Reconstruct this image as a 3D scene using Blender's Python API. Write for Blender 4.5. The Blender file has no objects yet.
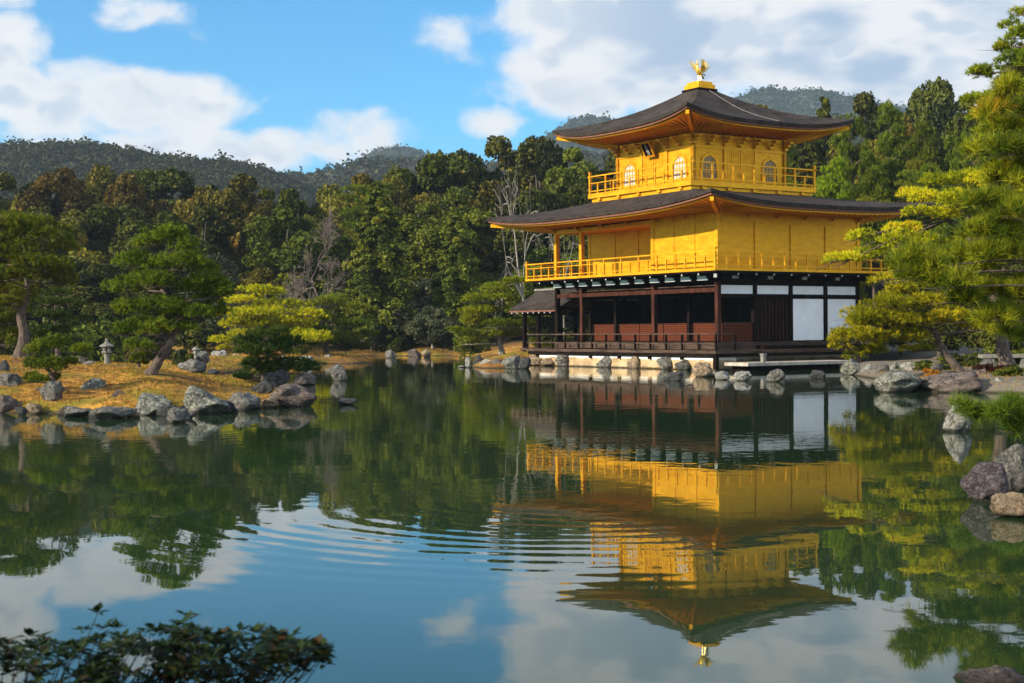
import bpy, bmesh, math, random
import numpy as np
from mathutils import Vector, Matrix, noise

# ------------------------------------------------------------------ camera, world, sun, exposure
SC = bpy.context.scene
COL = SC.collection
F = 1422.0            # focal length in pixels of a 1024 px wide picture (50 mm on 36 mm)
CAM_Z = 1.75
ROLL = 0.45

cam_data = bpy.data.cameras.new("camera")
cam_data.lens = 50.0
cam_data.sensor_width = 36.0
cam_data.clip_start = 0.1
cam_data.clip_end = 9000.0
cam_data.dof.use_dof = True
cam_data.dof.focus_distance = 58.0
cam_data.dof.aperture_fstop = 7.0
cam = bpy.data.objects.new("camera", cam_data)
COL.objects.link(cam)
cam.matrix_world = (Matrix.Translation((0, 0, CAM_Z))
                    @ Matrix.Rotation(math.radians(90 - 0.463), 4, 'X')
                    @ Matrix.Rotation(math.radians(-ROLL), 4, 'Z'))
SC.camera = cam

SUN_EL = 21.0
SUN_DIR = Vector((-0.885, -0.465, 0)).normalized()      # horizontal direction towards the sun
SUN_VEC = Vector((SUN_DIR.x * math.cos(math.radians(SUN_EL)), SUN_DIR.y * math.cos(math.radians(SUN_EL)), math.sin(math.radians(SUN_EL))))
sun_data = bpy.data.lights.new("sun", 'SUN')
sun_data.energy = 5.0
sun_data.angle = math.radians(0.5)
sun_data.color = (1.0, 0.90, 0.72)
sun = bpy.data.objects.new("sun", sun_data)
COL.objects.link(sun)
sun.rotation_euler = SUN_VEC.to_track_quat('Z', 'Y').to_euler()
sun.location = (-40, -20, 60)

SC.view_settings.view_transform = 'Standard'
SC.view_settings.look = 'None'
SC.view_settings.exposure = 0.86
SC.view_settings.gamma = 1.0
SC.render.engine = 'CYCLES'
try:
    SC.cycles.use_denoising = True
    SC.cycles.max_bounces = 6
    SC.cycles.transparent_max_bounces = 4
    SC.cycles.volume_bounces = 0
    SC.cycles.caustics_reflective = False
    SC.cycles.caustics_refractive = False
    SC.cycles.sample_clamp_indirect = 4.0
except Exception:
    pass


def unroll(px, py):
    r = math.radians(ROLL)
    return px - r * (py - 341.0), py + r * (px - 512.0)


def at(px, py, Y):
    """A pixel of the photograph at depth Y metres, as a point."""
    x, y = unroll(px, py)
    return Vector(((x - 512) / F * Y, Y, CAM_Z + (330 - y) / F * Y))


def water_depth(px, py):
    x, y = unroll(px, py)
    return CAM_Z * F / (y - 330)


world = bpy.data.worlds.new("World")
SC.world = world
world.use_nodes = True


class NT:
    """A small wrapper round a node tree."""
    def __init__(self, nt):
        self.nt = nt
        nt.nodes.clear()

    def n(self, typ, ins=None, **props):
        nd = self.nt.nodes.new(typ)
        for k, v in props.items():
            setattr(nd, k, v)
        for k, v in (ins or {}).items():
            self.set(nd.inputs[k], v)
        return nd

    def set(self, sock, v):
        if isinstance(v, bpy.types.NodeSocket):
            self.nt.links.new(v, sock)
        elif isinstance(v, bpy.types.Node):
            self.nt.links.new(v.outputs[0], sock)
        else:
            if isinstance(v, (tuple, list)) and len(v) == 3 and sock.type == 'RGBA':
                v = (*v, 1)
            sock.default_value = v

    def m(self, op, a, b=0.0, c=None, clamp=False):
        nd = self.nt.nodes.new('ShaderNodeMath')
        nd.operation = op
        nd.use_clamp = clamp
        self.set(nd.inputs[0], a)
        self.set(nd.inputs[1], b)
        if c is not None:
            self.set(nd.inputs[2], c)
        return nd.outputs[0]

    def mix(self, f, a, b, blend='MIX'):
        nd = self.nt.nodes.new('ShaderNodeMix')
        nd.data_type = 'RGBA'
        nd.blend_type = blend
        self.set(nd.inputs[0], f)
        self.set(nd.inputs[6], a)
        self.set(nd.inputs[7], b)
        return nd.outputs[2]

    def ss(self, v, lo, hi, a=0.0, b=1.0):
        nd = self.nt.nodes.new('ShaderNodeMapRange')
        nd.interpolation_type = 'SMOOTHSTEP'
        self.set(nd.inputs[0], v)
        nd.inputs[1].default_value = lo
        nd.inputs[2].default_value = hi
        nd.inputs[3].default_value = a
        nd.inputs[4].default_value = b
        return nd.outputs[0]

    def noise(self, vec, scale, detail=4.0, rough=0.55, dist=0.0):
        nd = self.nt.nodes.new('ShaderNodeTexNoise')
        if vec is not None:
            self.set(nd.inputs['Vector'], vec)
        nd.inputs['Scale'].default_value = scale
        nd.inputs['Detail'].default_value = detail
        nd.inputs['Roughness'].default_value = rough
        nd.inputs['Distortion'].default_value = dist
        return nd.outputs[0]

    def mapping(self, vec, scale=(1, 1, 1), rot=(0, 0, 0), loc=(0, 0, 0)):
        nd = self.nt.nodes.new('ShaderNodeMapping')
        self.set(nd.inputs[0], vec)
        nd.inputs[1].default_value = loc
        nd.inputs[2].default_value = rot
        nd.inputs[3].default_value = scale
        return nd.outputs[0]


# ---- sky: Nishita plus cumulus clouds in fixed compass directions
w = NT(world.node_tree)
sky = w.n('ShaderNodeTexSky', sky_type='NISHITA', sun_disc=False)
sky.sun_elevation = math.radians(SUN_EL)
sky.sun_rotation = math.atan2(SUN_DIR.x, SUN_DIR.y)
sky.altitude = 100
sky.air_density = 1.0
sky.dust_density = 0.3
sky.ozone_density = 2.0
geo = w.n('ShaderNodeTexCoord').outputs['Generated']
sep = w.n('ShaderNodeSeparateXYZ', {0: geo})
az = w.m('ARCTAN2', sep.outputs[0], sep.outputs[1])
el = w.m('ARCSINE', sep.outputs[2])
nv = w.n('ShaderNodeCombineXYZ', {0: az, 1: el, 2: 0.0}).outputs[0]
n_big = w.noise(w.mapping(nv, (1, 1.5, 1)), 9.0, 2.0, 0.5)
n_mid = w.noise(w.mapping(nv, (1, 1.35, 1), loc=(3.1, 0, 0)), 20.0, 8.0, 0.52, 0.25)
CLOUDS = [  # pixel centre and half-size of each bank, turned into a bearing and an elevation
    (60, 110, 205, 42, 1.15), (215, 118, 60, 30, .8), (8, 62, 50, 40, 1.0), (146, 24, 52, 24, .8), (8, 14, 34, 20, .8),
    (365, 140, 85, 34, 1.0), (210, 152, 190, 28, 1.0), (495, 122, 48, 22, .85), (472, 14, 40, 16, .12), (205, 38, 30, 14, .3),
    (600, 76, 135, 50, 1.2), (740, 30, 300, 90, 1.5), (940, 50, 300, 110, 1.5), (700, 95, 160, 40, .9), (1250, 60, 320, 120, 1.0),
    (720, -90, 330, 60, .9), (1000, -150, 400, 80, .9), (-250, 90, 260, 80, 1.0), (-300, -150, 260, 70, .7), (500, -420, 500, 90, .7),
]
field = None
for (cx, cy, rx, ry, amp) in CLOUDS:
    ux, uy = unroll(cx, cy)
    a0, e0 = math.atan((ux - 512) / F), math.atan((330 - uy) / F)
    dx = w.m('MULTIPLY', w.m('SUBTRACT', az, a0), F / (rx * 1.12))
    dy = w.m('MULTIPLY', w.m('SUBTRACT', el, e0), F / (ry * 1.12))
    r2 = w.m('ADD', w.m('MULTIPLY', dx, dx), w.m('MULTIPLY', dy, dy))
    v = w.m('MULTIPLY', w.m('SUBTRACT', 1.0, r2, clamp=True), amp)
    field = v if field is None else w.m('MAXIMUM', field, v)
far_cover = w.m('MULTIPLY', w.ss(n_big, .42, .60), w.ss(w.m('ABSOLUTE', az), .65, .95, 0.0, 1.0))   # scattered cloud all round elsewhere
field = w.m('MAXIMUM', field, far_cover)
n_up = w.noise(w.mapping(nv, (1, 1.35, 1), loc=(3.1 + .010, -.013 * 1.35, 0)), 20.0, 8.0, 0.52, 0.25)      # the same noise a little towards the sun
n_low = w.noise(w.mapping(nv, (1, 1.5, 1), loc=(7.7, 1.3, 0)), 11.0, 3.0, 0.5)
cl = w.m('ADD', field, w.m('ADD', w.m('MULTIPLY', w.m('SUBTRACT', n_mid, 0.5), 2.1), w.m('MULTIPLY', w.m('SUBTRACT', n_low, 0.5), 0.9)))
cover = w.ss(cl, 0.28, 0.92)
cover = w.m('MULTIPLY', cover, w.ss(field, 0.0, .22))
dens = w.ss(cl, 0.5, 1.3)
n_sh = w.noise(w.mapping(nv, (1, 2.2, 1), loc=(0.4, 0.02, 0)), 11.0, 3.0, 0.5)
s_a = w.noise(w.mapping(nv, (1, 1.35, 1), loc=(3.1 + .012, -.016 * 1.35, 0)), 18.0, 2.5, 0.5, 0.25)
s_b = w.noise(w.mapping(nv, (1, 1.35, 1), loc=(3.1, 0, 0)), 18.0, 2.5, 0.5, 0.25)
relief = w.ss(w.m('SUBTRACT', s_a, s_b), -.02, .12)
sh2 = w.m('MULTIPLY', w.ss(n_sh, .40, .62), w.ss(az, -.03, .12, .25, 1.0))
shade = w.m('MULTIPLY', w.m('MAXIMUM', w.m('MULTIPLY', relief, .6), sh2), w.ss(dens, .15, .9))
behind = w.m('ADD', w.ss(az, .8, 1.5, 0.525, 1.75), w.ss(az, -1.5, -.8, .35, 0.0))      # unseen cloud to the sides and rear boosted, added fill for the shaded faces
c_cloud = w.mix(shade, (0.96, 0.97, 0.99), (0.45, 0.59, 0.78))
skyt = w.mix(1.0, sky.outputs[0], (0.27, 0.92, 1.28), 'MULTIPLY')
bg1 = w.n('ShaderNodeBackground', {0: skyt, 1: 0.088})
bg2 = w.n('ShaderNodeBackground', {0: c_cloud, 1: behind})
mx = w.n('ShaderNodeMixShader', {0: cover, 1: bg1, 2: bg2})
w.n('ShaderNodeOutputWorld', {0: mx.outputs[0]})

# ------------------------------------------------------------------ helpers
def new_mat(name):
    m = bpy.data.materials.new(name)
    m.use_nodes = True
    return m, NT(m.node_tree)


def tag(o, label=None, cat=None, group=None, kind=None):
    if label: o['label'] = label
    if cat: o['category'] = cat
    if group: o['group'] = group
    if kind: o['kind'] = kind
    return o


def empty(name, loc=(0, 0, 0), rz=0.0):
    o = bpy.data.objects.new(name, None)
    o.empty_display_size = 0.3
    o.location = loc
    o.rotation_euler = (0, 0, rz)
    COL.objects.link(o)
    return o


def np_mesh(name, V, Fa, mat, tint=None, smooth=False):
    """A mesh from numpy arrays; Fa is (n,3) or (n,4), or a list of such arrays."""
    V = np.asarray(V, dtype=np.float32)
    if not isinstance(Fa, (list, tuple)):
        Fa = [Fa]
    Fa = [np.asarray(f, dtype=np.int32) for f in Fa if len(f)]
    me = bpy.data.meshes.new(name)
    me.vertices.add(len(V))
    me.vertices.foreach_set('co', V.ravel())
    idx = np.concatenate([f.ravel() for f in Fa])
    starts, s = [], 0
    for f in Fa:
        k = f.shape[1]
        starts.append(s + np.arange(len(f)) * k)
        s += f.size
    starts = np.concatenate(starts).astype(np.int32)
    me.loops.add(len(idx))
    me.loops.foreach_set('vertex_index', idx)
    me.polygons.add(len(starts))
    me.polygons.foreach_set('loop_start', starts)
    me.update(calc_edges=True)
    if tint is not None:
        at_ = me.attributes.new('tint', 'FLOAT', 'POINT')
        at_.data.foreach_set('value', np.asarray(tint, dtype=np.float32))
    if smooth:
        me.polygons.foreach_set('use_smooth', np.ones(len(starts), dtype=bool))
    if mat:
        me.materials.append(mat)
    return me


def link(name, me, parent=None, loc=None):
    o = bpy.data.objects.new(name, me)
    COL.objects.link(o)
    if parent is not None:
        o.parent = parent
    if loc is not None:
        o.location = loc
    return o


class MB:
    """Collects boxes, bars, tubes and sheets into one mesh."""
    def __init__(self):
        self.V, self.F = [], []

    def add(self, vs, fs):
        b = len(self.V)
        self.V += [tuple(v) for v in vs]
        self.F += [tuple(b + i for i in f) for f in fs]

    def box(self, x0, x1, y0, y1, z0, z1):
        self.add([(x0, y0, z0), (x1, y0, z0), (x1, y1, z0), (x0, y1, z0), (x0, y0, z1), (x1, y0, z1), (x1, y1, z1), (x0, y1, z1)],
                 [(3, 2, 1, 0), (4, 5, 6, 7), (0, 1, 5, 4), (1, 2, 6, 5), (2, 3, 7, 6), (3, 0, 4, 7)])
        return self

    def cbox(self, c, sx, sy, sz):
        return self.box(c[0] - sx / 2, c[0] + sx / 2, c[1] - sy / 2, c[1] + sy / 2, c[2] - sz / 2, c[2] + sz / 2)

    def bar(self, a, b, wd, ht):
        a, b = Vector(a), Vector(b)
        d = (b - a).normalized()
        s = d.cross(Vector((0, 0, 1)))
        s = Vector((1, 0, 0)) if s.length < 1e-4 else s.normalized()
        u = s.cross(d)
        s, u = s * wd / 2, u * ht / 2
        self.add([a - s - u, a + s - u, a + s + u, a - s + u, b - s - u, b + s - u, b + s + u, b - s + u],
                 [(0, 1, 2, 3), (7, 6, 5, 4), (0, 4, 5, 1), (1, 5, 6, 2), (2, 6, 7, 3), (3, 7, 4, 0)])
        return self

    def tube(self, pts, rad, n=6, cap=True):
        V, Fq = tube_np(pts, rad, n)
        self.add([tuple(v) for v in V], [tuple(f) for f in Fq])
        if cap:
            b = len(self.V) - len(V)
            self.F.append(tuple(b + i for i in range(n - 1, -1, -1)))
            self.F.append(tuple(b + len(V) - n + i for i in range(n)))
        return self

    def prism(self, poly, axis, a, b):
        """A 2D outline pushed from a to b along an axis (0, 1 or 2)."""
        def mk(p, t):
            if axis == 0: return (t, p[0], p[1])
            if axis == 1: return (p[0], t, p[1])
            return (p[0], p[1], t)
        n = len(poly)
        self.add([mk(p, a) for p in poly] + [mk(p, b) for p in poly],
                 [tuple(range(n)), tuple(range(2 * n - 1, n - 1, -1))] + [(i, n + i, n + (i + 1) % n, (i + 1) % n) for i in range(n)])
        return self

    def build(self, name, mat, parent=None, smooth=False, loc=None, bevel=0.0):
        me = bpy.data.meshes.new(name)
        me.from_pydata(self.V, [], self.F)
        bm = bmesh.new()
        bm.from_mesh(me)
        if bevel:
            bmesh.ops.remove_doubles(bm, verts=bm.verts, dist=1e-5)
            bmesh.ops.bevel(bm, geom=[e for e in bm.edges if len(e.link_faces) == 2 and e.calc_face_angle(0) > 0.6],
                            offset=bevel, segments=2, profile=0.6, affect='EDGES', clamp_overlap=True)
        bmesh.ops.recalc_face_normals(bm, faces=bm.faces)
        bm.to_mesh(me)
        bm.free()
        if smooth:
            me.polygons.foreach_set('use_smooth', [True] * len(me.polygons))
        if mat:
            me.materials.append(mat)
        return link(name, me, parent, loc)


def tube_np(pts, rad, n=6):
    P = np.array([tuple(p) for p in pts], dtype=float)
    k = len(P)
    if np.isscalar(rad):
        rad = [rad] * k
    T = np.gradient(P, axis=0)
    T /= np.linalg.norm(T, axis=1)[:, None] + 1e-9
    ref = np.array([0.31, 0.17, 0.93]) if abs(T[:, 2]).mean() < .8 else np.array([1.0, 0.1, 0])
    A = np.cross(T, ref)
    A /= np.linalg.norm(A, axis=1)[:, None] + 1e-9
    B = np.cross(T, A)
    th = np.arange(n) * 2 * math.pi / n
    R = np.array(rad)[:, None, None]
    V = P[:, None, :] + R * (np.cos(th)[None, :, None] * A[:, None, :] + np.sin(th)[None, :, None] * B[:, None, :])
    V = V.reshape(-1, 3)
    i = np.arange(k - 1)[:, None] * n
    j = np.arange(n)[None, :]
    Fq = np.stack([i + j, i + (j + 1) % n, i + n + (j + 1) % n, i + n + j], axis=-1).reshape(-1, 4)
    return V, Fq


def smooth_path(pts, k=6):
    """Catmull-Rom through the points."""
    P = [Vector(p) for p in pts]
    P = [P[0] * 2 - P[1]] + P + [P[-1] * 2 - P[-2]]
    out = []
    for i in range(1, len(P) - 2):
        for j in range(k):
            t = j / k
            a, b, c, d = P[i - 1], P[i], P[i + 1], P[i + 2]
            out.append(0.5 * ((2 * b) + (c - a) * t + (2 * a - 5 * b + 4 * c - d) * t * t + (3 * b - a - 3 * c + d) * t ** 3))
    out.append(P[-2])
    return out


# ------------------------------------------------------------------ materials
def simple_mat(name, col, rough=0.6, metal=0.0, spec=0.5, var=0.12, scale=6.0, bump=0.0, bscale=30.0, stretch=(1, 1, 1)):
    m, t = new_mat(name)
    co = t.mapping(t.n('ShaderNodeTexCoord').outputs['Object'], stretch)
    nz = t.noise(co, scale, 6)
    dark = tuple(c * (1 - 2.2 * var) for c in col)
    lite = tuple(min(1, c * (1 + 1.6 * var)) for c in col)
    c = t.mix(t.ss(nz, .3, .7), dark, lite)
    b = t.n('ShaderNodeBsdfPrincipled', {'Base Color': c, 'Roughness': rough, 'Metallic': metal, 'Specular IOR Level': spec})
    if bump:
        bp = t.n('ShaderNodeBump', {'Height': t.noise(co, bscale, 5), 'Strength': bump, 'Distance': 0.02})
        t.set(b.inputs['Normal'], bp.outputs[0])
    t.n('ShaderNodeOutputMaterial', {0: b.outputs[0]})
    return m


def foliage_mat(name, ca, cb, cc=None, trans=0.22, rough=0.5, hue=0.03, tr_tint=(1.0, 1.0, 0.5)):
    """Leaves: colour runs between ca and cb leaf by leaf, with a share of cc."""
    m, t = new_mat(name)
    a = t.n('ShaderNodeAttribute', attribute_name='tint').outputs['Fac']
    c = t.mix(t.ss(a, 0.0, 0.85), ca, cb)
    if cc:
        c = t.mix(t.ss(a, 0.86, 0.97), c, cc)
    rnd = t.n('ShaderNodeObjectInfo').outputs['Random']
    hs = t.n('ShaderNodeHueSaturation', {'Hue': t.m('ADD', 0.5 - hue / 2, t.m('MULTIPLY', rnd, hue)), 'Saturation': 1.0,
                                         'Value': t.m('ADD', 0.82, t.m('MULTIPLY', rnd, .36)), 'Color': c}).outputs[0]
    b = t.n('ShaderNodeBsdfPrincipled', {'Base Color': hs, 'Roughness': rough, 'Specular IOR Level': 0.08})
    tr = t.n('ShaderNodeBsdfTranslucent', {'Color': t.mix(1.0, hs, tr_tint, 'MULTIPLY')})
    mxs = t.n('ShaderNodeMixShader', {0: trans, 1: b.outputs[0], 2: tr.outputs[0]})
    t.n('ShaderNodeOutputMaterial', {0: mxs.outputs[0]})
    return m


def gold_mat():
    m, t = new_mat('gold_leaf')
    co = t.n('ShaderNodeTexCoord').outputs['Object']
    sp = t.n('ShaderNodeSeparateXYZ', {0: co})
    nz = t.noise(t.mapping(co, (1, 1, 3)), 1.6, 6)
    n2 = t.noise(t.mapping(co, (.5, .5, 9)), 3.0, 3)
    c = t.mix(t.ss(nz, .3, .7), (0.62, 0.265, 0.005), (0.80, 0.385, 0.013))
    c = t.mix(t.m('MULTIPLY', t.ss(n2, .45, .75), .35), c, (0.72, 0.39, 0.025))
    vm = t.nt.nodes.new('ShaderNodeVectorMath'); vm.operation = 'FLOOR'
    t.set(vm.inputs[0], t.mapping(co, (7, 7, 7)))
    wn = t.nt.nodes.new('ShaderNodeTexWhiteNoise')
    t.set(wn.inputs['Vector'], vm.outputs[0])                     # leaf squares laid a little unevenly
    c = t.mix(t.m('MULTIPLY', wn.outputs[0], .30), c, (0.50, 0.225, 0.006))
    zb = t.m('FRACT', t.m('MULTIPLY', sp.outputs[2], 4.4))        # joints between horizontal boards
    joint = t.ss(t.m('ABSOLUTE', t.m('SUBTRACT', zb, .5)), .44, .5)
    bp = t.n('ShaderNodeBump', {'Height': t.m('ADD', t.m('MULTIPLY', joint, -1.0), t.m('MULTIPLY', nz, .5)), 'Strength': 0.2, 'Distance': 0.012})
    b = t.n('ShaderNodeBsdfPrincipled', {'Base Color': c, 'Roughness': t.ss(nz, .2, .8, .36, .52), 'Metallic': 0.5, 'Specular IOR Level': .35, 'Specular Tint': (1.0, 0.75, 0.3), 'Normal': bp.outputs[0]})
    t.n('ShaderNodeOutputMaterial', {0: b.outputs[0]})
    return m


def shingle_mat():
    m, t = new_mat('bark_shingles')
    co = t.n('ShaderNodeTexCoord').outputs['Object']
    sp = t.n('ShaderNodeSeparateXYZ', {0: co})
    nz = t.noise(co, 1.3, 7, .6)
    n2 = t.noise(t.mapping(co, (1, 1, 2.2)), 9, 6, .7)
    c = t.mix(t.ss(nz, .32, .68), (0.015, 0.011, 0.010), (0.050, 0.039, 0.034))
    c = t.mix(t.m('MULTIPLY', t.ss(n2, .42, .7), .75), c, (0.100, 0.078, 0.064))
    course = t.m('FRACT', t.m('MULTIPLY', sp.outputs[2], 16.0))
    bp = t.n('ShaderNodeBump', {'Height': t.m('ADD', course, t.m('MULTIPLY', n2, 2.5)), 'Strength': 0.9, 'Distance': 0.03})
    b = t.n('ShaderNodeBsdfPrincipled', {'Base Color': c, 'Roughness': .9, 'Specular IOR Level': .1, 'Normal': bp.outputs[0]})
    t.n('ShaderNodeOutputMaterial', {0: b.outputs[0]})
    return m


def rock_mat(name, ca, cb, lichen, lich_amt=.5, stain=(0.16, 0.08, 0.03)):
    m, t = new_mat(name)
    tc = t.n('ShaderNodeTexCoord').outputs['Object']
    rnd = t.n('ShaderNodeObjectInfo').outputs['Random']
    off = t.n('ShaderNodeCombineXYZ', {0: t.m('MULTIPLY', rnd, 40), 1: t.m('MULTIPLY', rnd, 23), 2: 0.0}).outputs[0]
    va = t.nt.nodes.new('ShaderNodeVectorMath')
    va.operation = 'ADD'
    t.set(va.inputs[0], tc); t.set(va.inputs[1], off)
    co = va.outputs[0]
    n1 = t.noise(co, 3.2, 8, .65, .6)
    n2 = t.noise(co, 9.0, 6, .65)
    n3 = t.noise(co, 2.0, 5, .6)
    n4 = t.noise(t.mapping(co, (1, 1, 3), (.4, .3, 0)), 5.0, 6, .7, 1.2)
    c = t.mix(t.ss(n1, .32, .68), ca, cb)
    c = t.mix(t.m('MULTIPLY', t.ss(n2, .47, .66), lich_amt), c, lichen)
    c = t.mix(t.m('MULTIPLY', t.ss(n4, .54, .62), .8), c, tuple(x * .3 for x in ca))
    c = t.mix(t.m('MULTIPLY', t.ss(n3, .60, .72), .45), c, stain)
    gz = t.n('ShaderNodeSeparateXYZ', {0: t.n('ShaderNodeNewGeometry').outputs['Position']}).outputs[2]
    wet = t.ss(t.m('ADD', gz, t.m('MULTIPLY', n2, .05)), .045, .09, 1.0, 0.0)     # dark wet band at the water line
    c = t.mix(t.m('MULTIPLY', wet, .75), c, (0.030, 0.026, 0.018))
    vo = t.nt.nodes.new('ShaderNodeTexVoronoi'); vo.feature = 'DISTANCE_TO_EDGE'; vo.inputs['Scale'].default_value = 1.7
    vs_ = t.nt.nodes.new('ShaderNodeVectorMath'); vs_.operation = 'ADD'
    t.set(vs_.inputs[0], co)
    t.set(vs_.inputs[1], t.n('ShaderNodeCombineXYZ', {0: n1, 1: n2, 2: n4}).outputs[0])
    t.set(vo.inputs['Vector'], vs_.outputs[0])
    crack = t.ss(vo.outputs['Distance'], 0.0, .045, 1.0, 0.0)
    c = t.mix(t.m('MULTIPLY', crack, .7), c, tuple(x * .22 for x in ca))
    n4 = t.m('ADD', n4, crack)
    h = t.m('ADD', t.m('MULTIPLY', n1, 1.0), t.m('ADD', t.m('MULTIPLY', n2, .6), t.m('MULTIPLY', n4, -.5)))
    bp = t.n('ShaderNodeBump', {'Height': h, 'Strength': 1.0, 'Distance': 0.10})
    b = t.n('ShaderNodeBsdfPrincipled', {'Base Color': c, 'Roughness': .8, 'Specular IOR Level': .3, 'Normal': bp.outputs[0]})
    t.n('ShaderNodeOutputMaterial', {0: b.outputs[0]})
    return m


M = {}
M['gold'] = gold_mat()
M['shingle'] = shingle_mat()
M['shingle_edge'] = simple_mat('shingle_edge', (0.15, 0.050, 0.020), .75, var=.25, scale=3, stretch=(1, 1, 14))
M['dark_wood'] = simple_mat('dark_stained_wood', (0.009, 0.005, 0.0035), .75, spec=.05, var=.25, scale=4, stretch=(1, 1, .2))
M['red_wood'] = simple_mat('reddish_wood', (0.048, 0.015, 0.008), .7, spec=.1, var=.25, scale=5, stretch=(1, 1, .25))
M['grey_wood'] = simple_mat('weathered_wood', (0.060, 0.038, 0.027), .75, spec=.1, var=.25, scale=5, stretch=(.3, .3, 2))
M['white_wall'] = simple_mat('white_plaster', (0.80, 0.79, 0.77), .8, var=.03, scale=1.5)
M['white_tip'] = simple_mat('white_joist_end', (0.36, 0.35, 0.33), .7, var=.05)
M['paper'] = simple_mat('shoji_paper', (0.40, 0.37, 0.32), .7, var=.02)
M['dark_pane'] = simple_mat('dim_pane', (0.20, 0.13, 0.05), .35, var=.15)
M['iron'] = simple_mat('grey_metal', (0.17, 0.15, 0.14), .7, metal=.0, var=.1)
M['stone'] = simple_mat('grey_granite', (0.17, 0.155, 0.13), .85, var=.16, scale=12, bump=.4, bscale=40)
M['slab'] = simple_mat('pale_stone_slab', (0.36, 0.31, 0.25), .85, var=.12, scale=5, bump=.3, bscale=30)
M['bark'] = simple_mat('pine_bark', (0.090, 0.060, 0.044), .9, var=.3, scale=16, bump=.9, bscale=38, stretch=(1, 1, .35))
M['bark_dark'] = simple_mat('dark_bark', (0.055, 0.042, 0.032), .9, var=.3, scale=10, bump=.8, bscale=26, stretch=(1, 1, .35))
M['bark_grey'] = simple_mat('grey_bark', (0.19, 0.16, 0.13), .9, var=.25, scale=10, bump=.5, stretch=(1, 1, .35))
M['twig'] = simple_mat('bare_twigs', (0.17, 0.125, 0.10), .9, var=.2)
M['twig_white'] = simple_mat('bleached_wood', (0.20, 0.175, 0.145), .9, var=.2)

m, t = new_mat('stained_plaster')     # white base wall with an ochre stain rising from the water
co = t.n('ShaderNodeTexCoord').outputs['Object']
z = t.n('ShaderNodeSeparateXYZ', {0: co}).outputs[2]
nz = t.noise(co, 1.8, 6)
st = t.ss(t.m('ADD', z, t.m('MULTIPLY', t.m('SUBTRACT', nz, .5), .18)), .40, .46, 1, 0)
c = t.mix(st, (0.78, 0.76, 0.71), t.mix(t.ss(nz, .3, .7), (0.26, 0.165, 0.075), (0.46, 0.33, 0.18)))
c = t.mix(t.ss(t.m('ADD', z, t.m('MULTIPLY', nz, .1)), .08, .16, 1, 0), c, (.07, .055, .035))
b = t.n('ShaderNodeBsdfPrincipled', {'Base Color': c, 'Roughness': .85})
t.n('ShaderNodeOutputMaterial', {0: b.outputs[0]})
M['stained'] = m

m, t = new_mat('lattice_wood')        # reddish shutter lattice: square grid of bars
co = t.n('ShaderNodeTexCoord').outputs['Object']
sp = t.n('ShaderNodeSeparateXYZ', {0: co})
gx = t.ss(t.m('ABSOLUTE', t.m('SUBTRACT', t.m('FRACT', t.m('MULTIPLY', t.m('ADD', sp.outputs[0], sp.outputs[1]), 9.5)), .5)), .28, .36)
gz = t.ss(t.m('ABSOLUTE', t.m('SUBTRACT', t.m('FRACT', t.m('MULTIPLY', sp.outputs[2], 9.5)), .5)), .28, .36)
g = t.m('MAXIMUM', gx, gz)
c = t.mix(g, (0.026, 0.006, 0.003), (0.105, 0.027, 0.011))
bp = t.n('ShaderNodeBump', {'Height': g, 'Strength': .6, 'Distance': .015})
b = t.n('ShaderNodeBsdfPrincipled', {'Base Color': c, 'Roughness': .75, 'Specular IOR Level': .08, 'Normal': bp.outputs[0]})
t.n('ShaderNodeOutputMaterial', {0: b.outputs[0]})
M['lattice'] = m

M['leaf_dark'] = foliage_mat('dark_evergreen_leaves', (0.012, 0.019, 0.004), (0.100, 0.104, 0.015), (0.15, 0.095, 0.022), trans=.2)
M['leaf_olive'] = foliage_mat('olive_leaves', (0.030, 0.030, 0.004), (0.19, 0.155, 0.018), (0.20, 0.09, 0.02), trans=.2)
M['leaf_rust'] = foliage_mat('russet_leaves', (0.035, 0.026, 0.005), (0.165, 0.115, 0.018), (0.19, 0.085, 0.02), trans=.2)
M['leaf_mid'] = foliage_mat('mid_green_leaves', (0.020, 0.032, 0.004), (0.155, 0.168, 0.015), (0.16, 0.13, 0.02), trans=.22)
M['leaf_grey'] = foliage_mat('grey_green_leaves', (0.040, 0.045, 0.022), (0.095, 0.095, 0.048), (0.13, 0.10, 0.06), trans=.18)
M['leaf_red'] = foliage_mat('red_brown_leaves', (0.10, 0.025, 0.012), (0.20, 0.060, 0.022), trans=.15)
M['leaf_orange'] = foliage_mat('orange_leaves', (0.25, 0.085, 0.015), (0.42, 0.17, 0.02), trans=.2)
M['needle'] = foliage_mat('green_needles', (0.045, 0.075, 0.005), (0.165, 0.195, 0.012), (0.20, 0.17, 0.02), trans=.28)
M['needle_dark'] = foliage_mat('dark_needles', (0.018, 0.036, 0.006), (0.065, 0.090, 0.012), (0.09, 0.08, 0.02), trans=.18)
M['needle_bright'] = foliage_mat('yellow_green_needles', (0.17, 0.19, 0.004), (0.60, 0.53, 0.010), (0.65, 0.45, 0.02), trans=.38)
M['needle_olive'] = foliage_mat('olive_green_needles', (0.028, 0.042, 0.005), (0.165, 0.175, 0.018), (0.24, 0.19, 0.02), trans=.22)
M['needle_light'] = foliage_mat('light_green_needles', (0.08, 0.125, 0.005), (0.28, 0.325, 0.012), (0.34, 0.28, 0.02), trans=.3)
M['needle_rust'] = foliage_mat('long_rusty_needles', (0.060, 0.085, 0.005), (0.28, 0.26, 0.012), (0.58, 0.24, 0.02), trans=.3)
M['leaf_bush'] = foliage_mat('dark_bush_leaves', (0.010, 0.022, 0.008), (0.026, 0.042, 0.012), (0.06, 0.025, 0.012), trans=.1, rough=.45)

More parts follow.
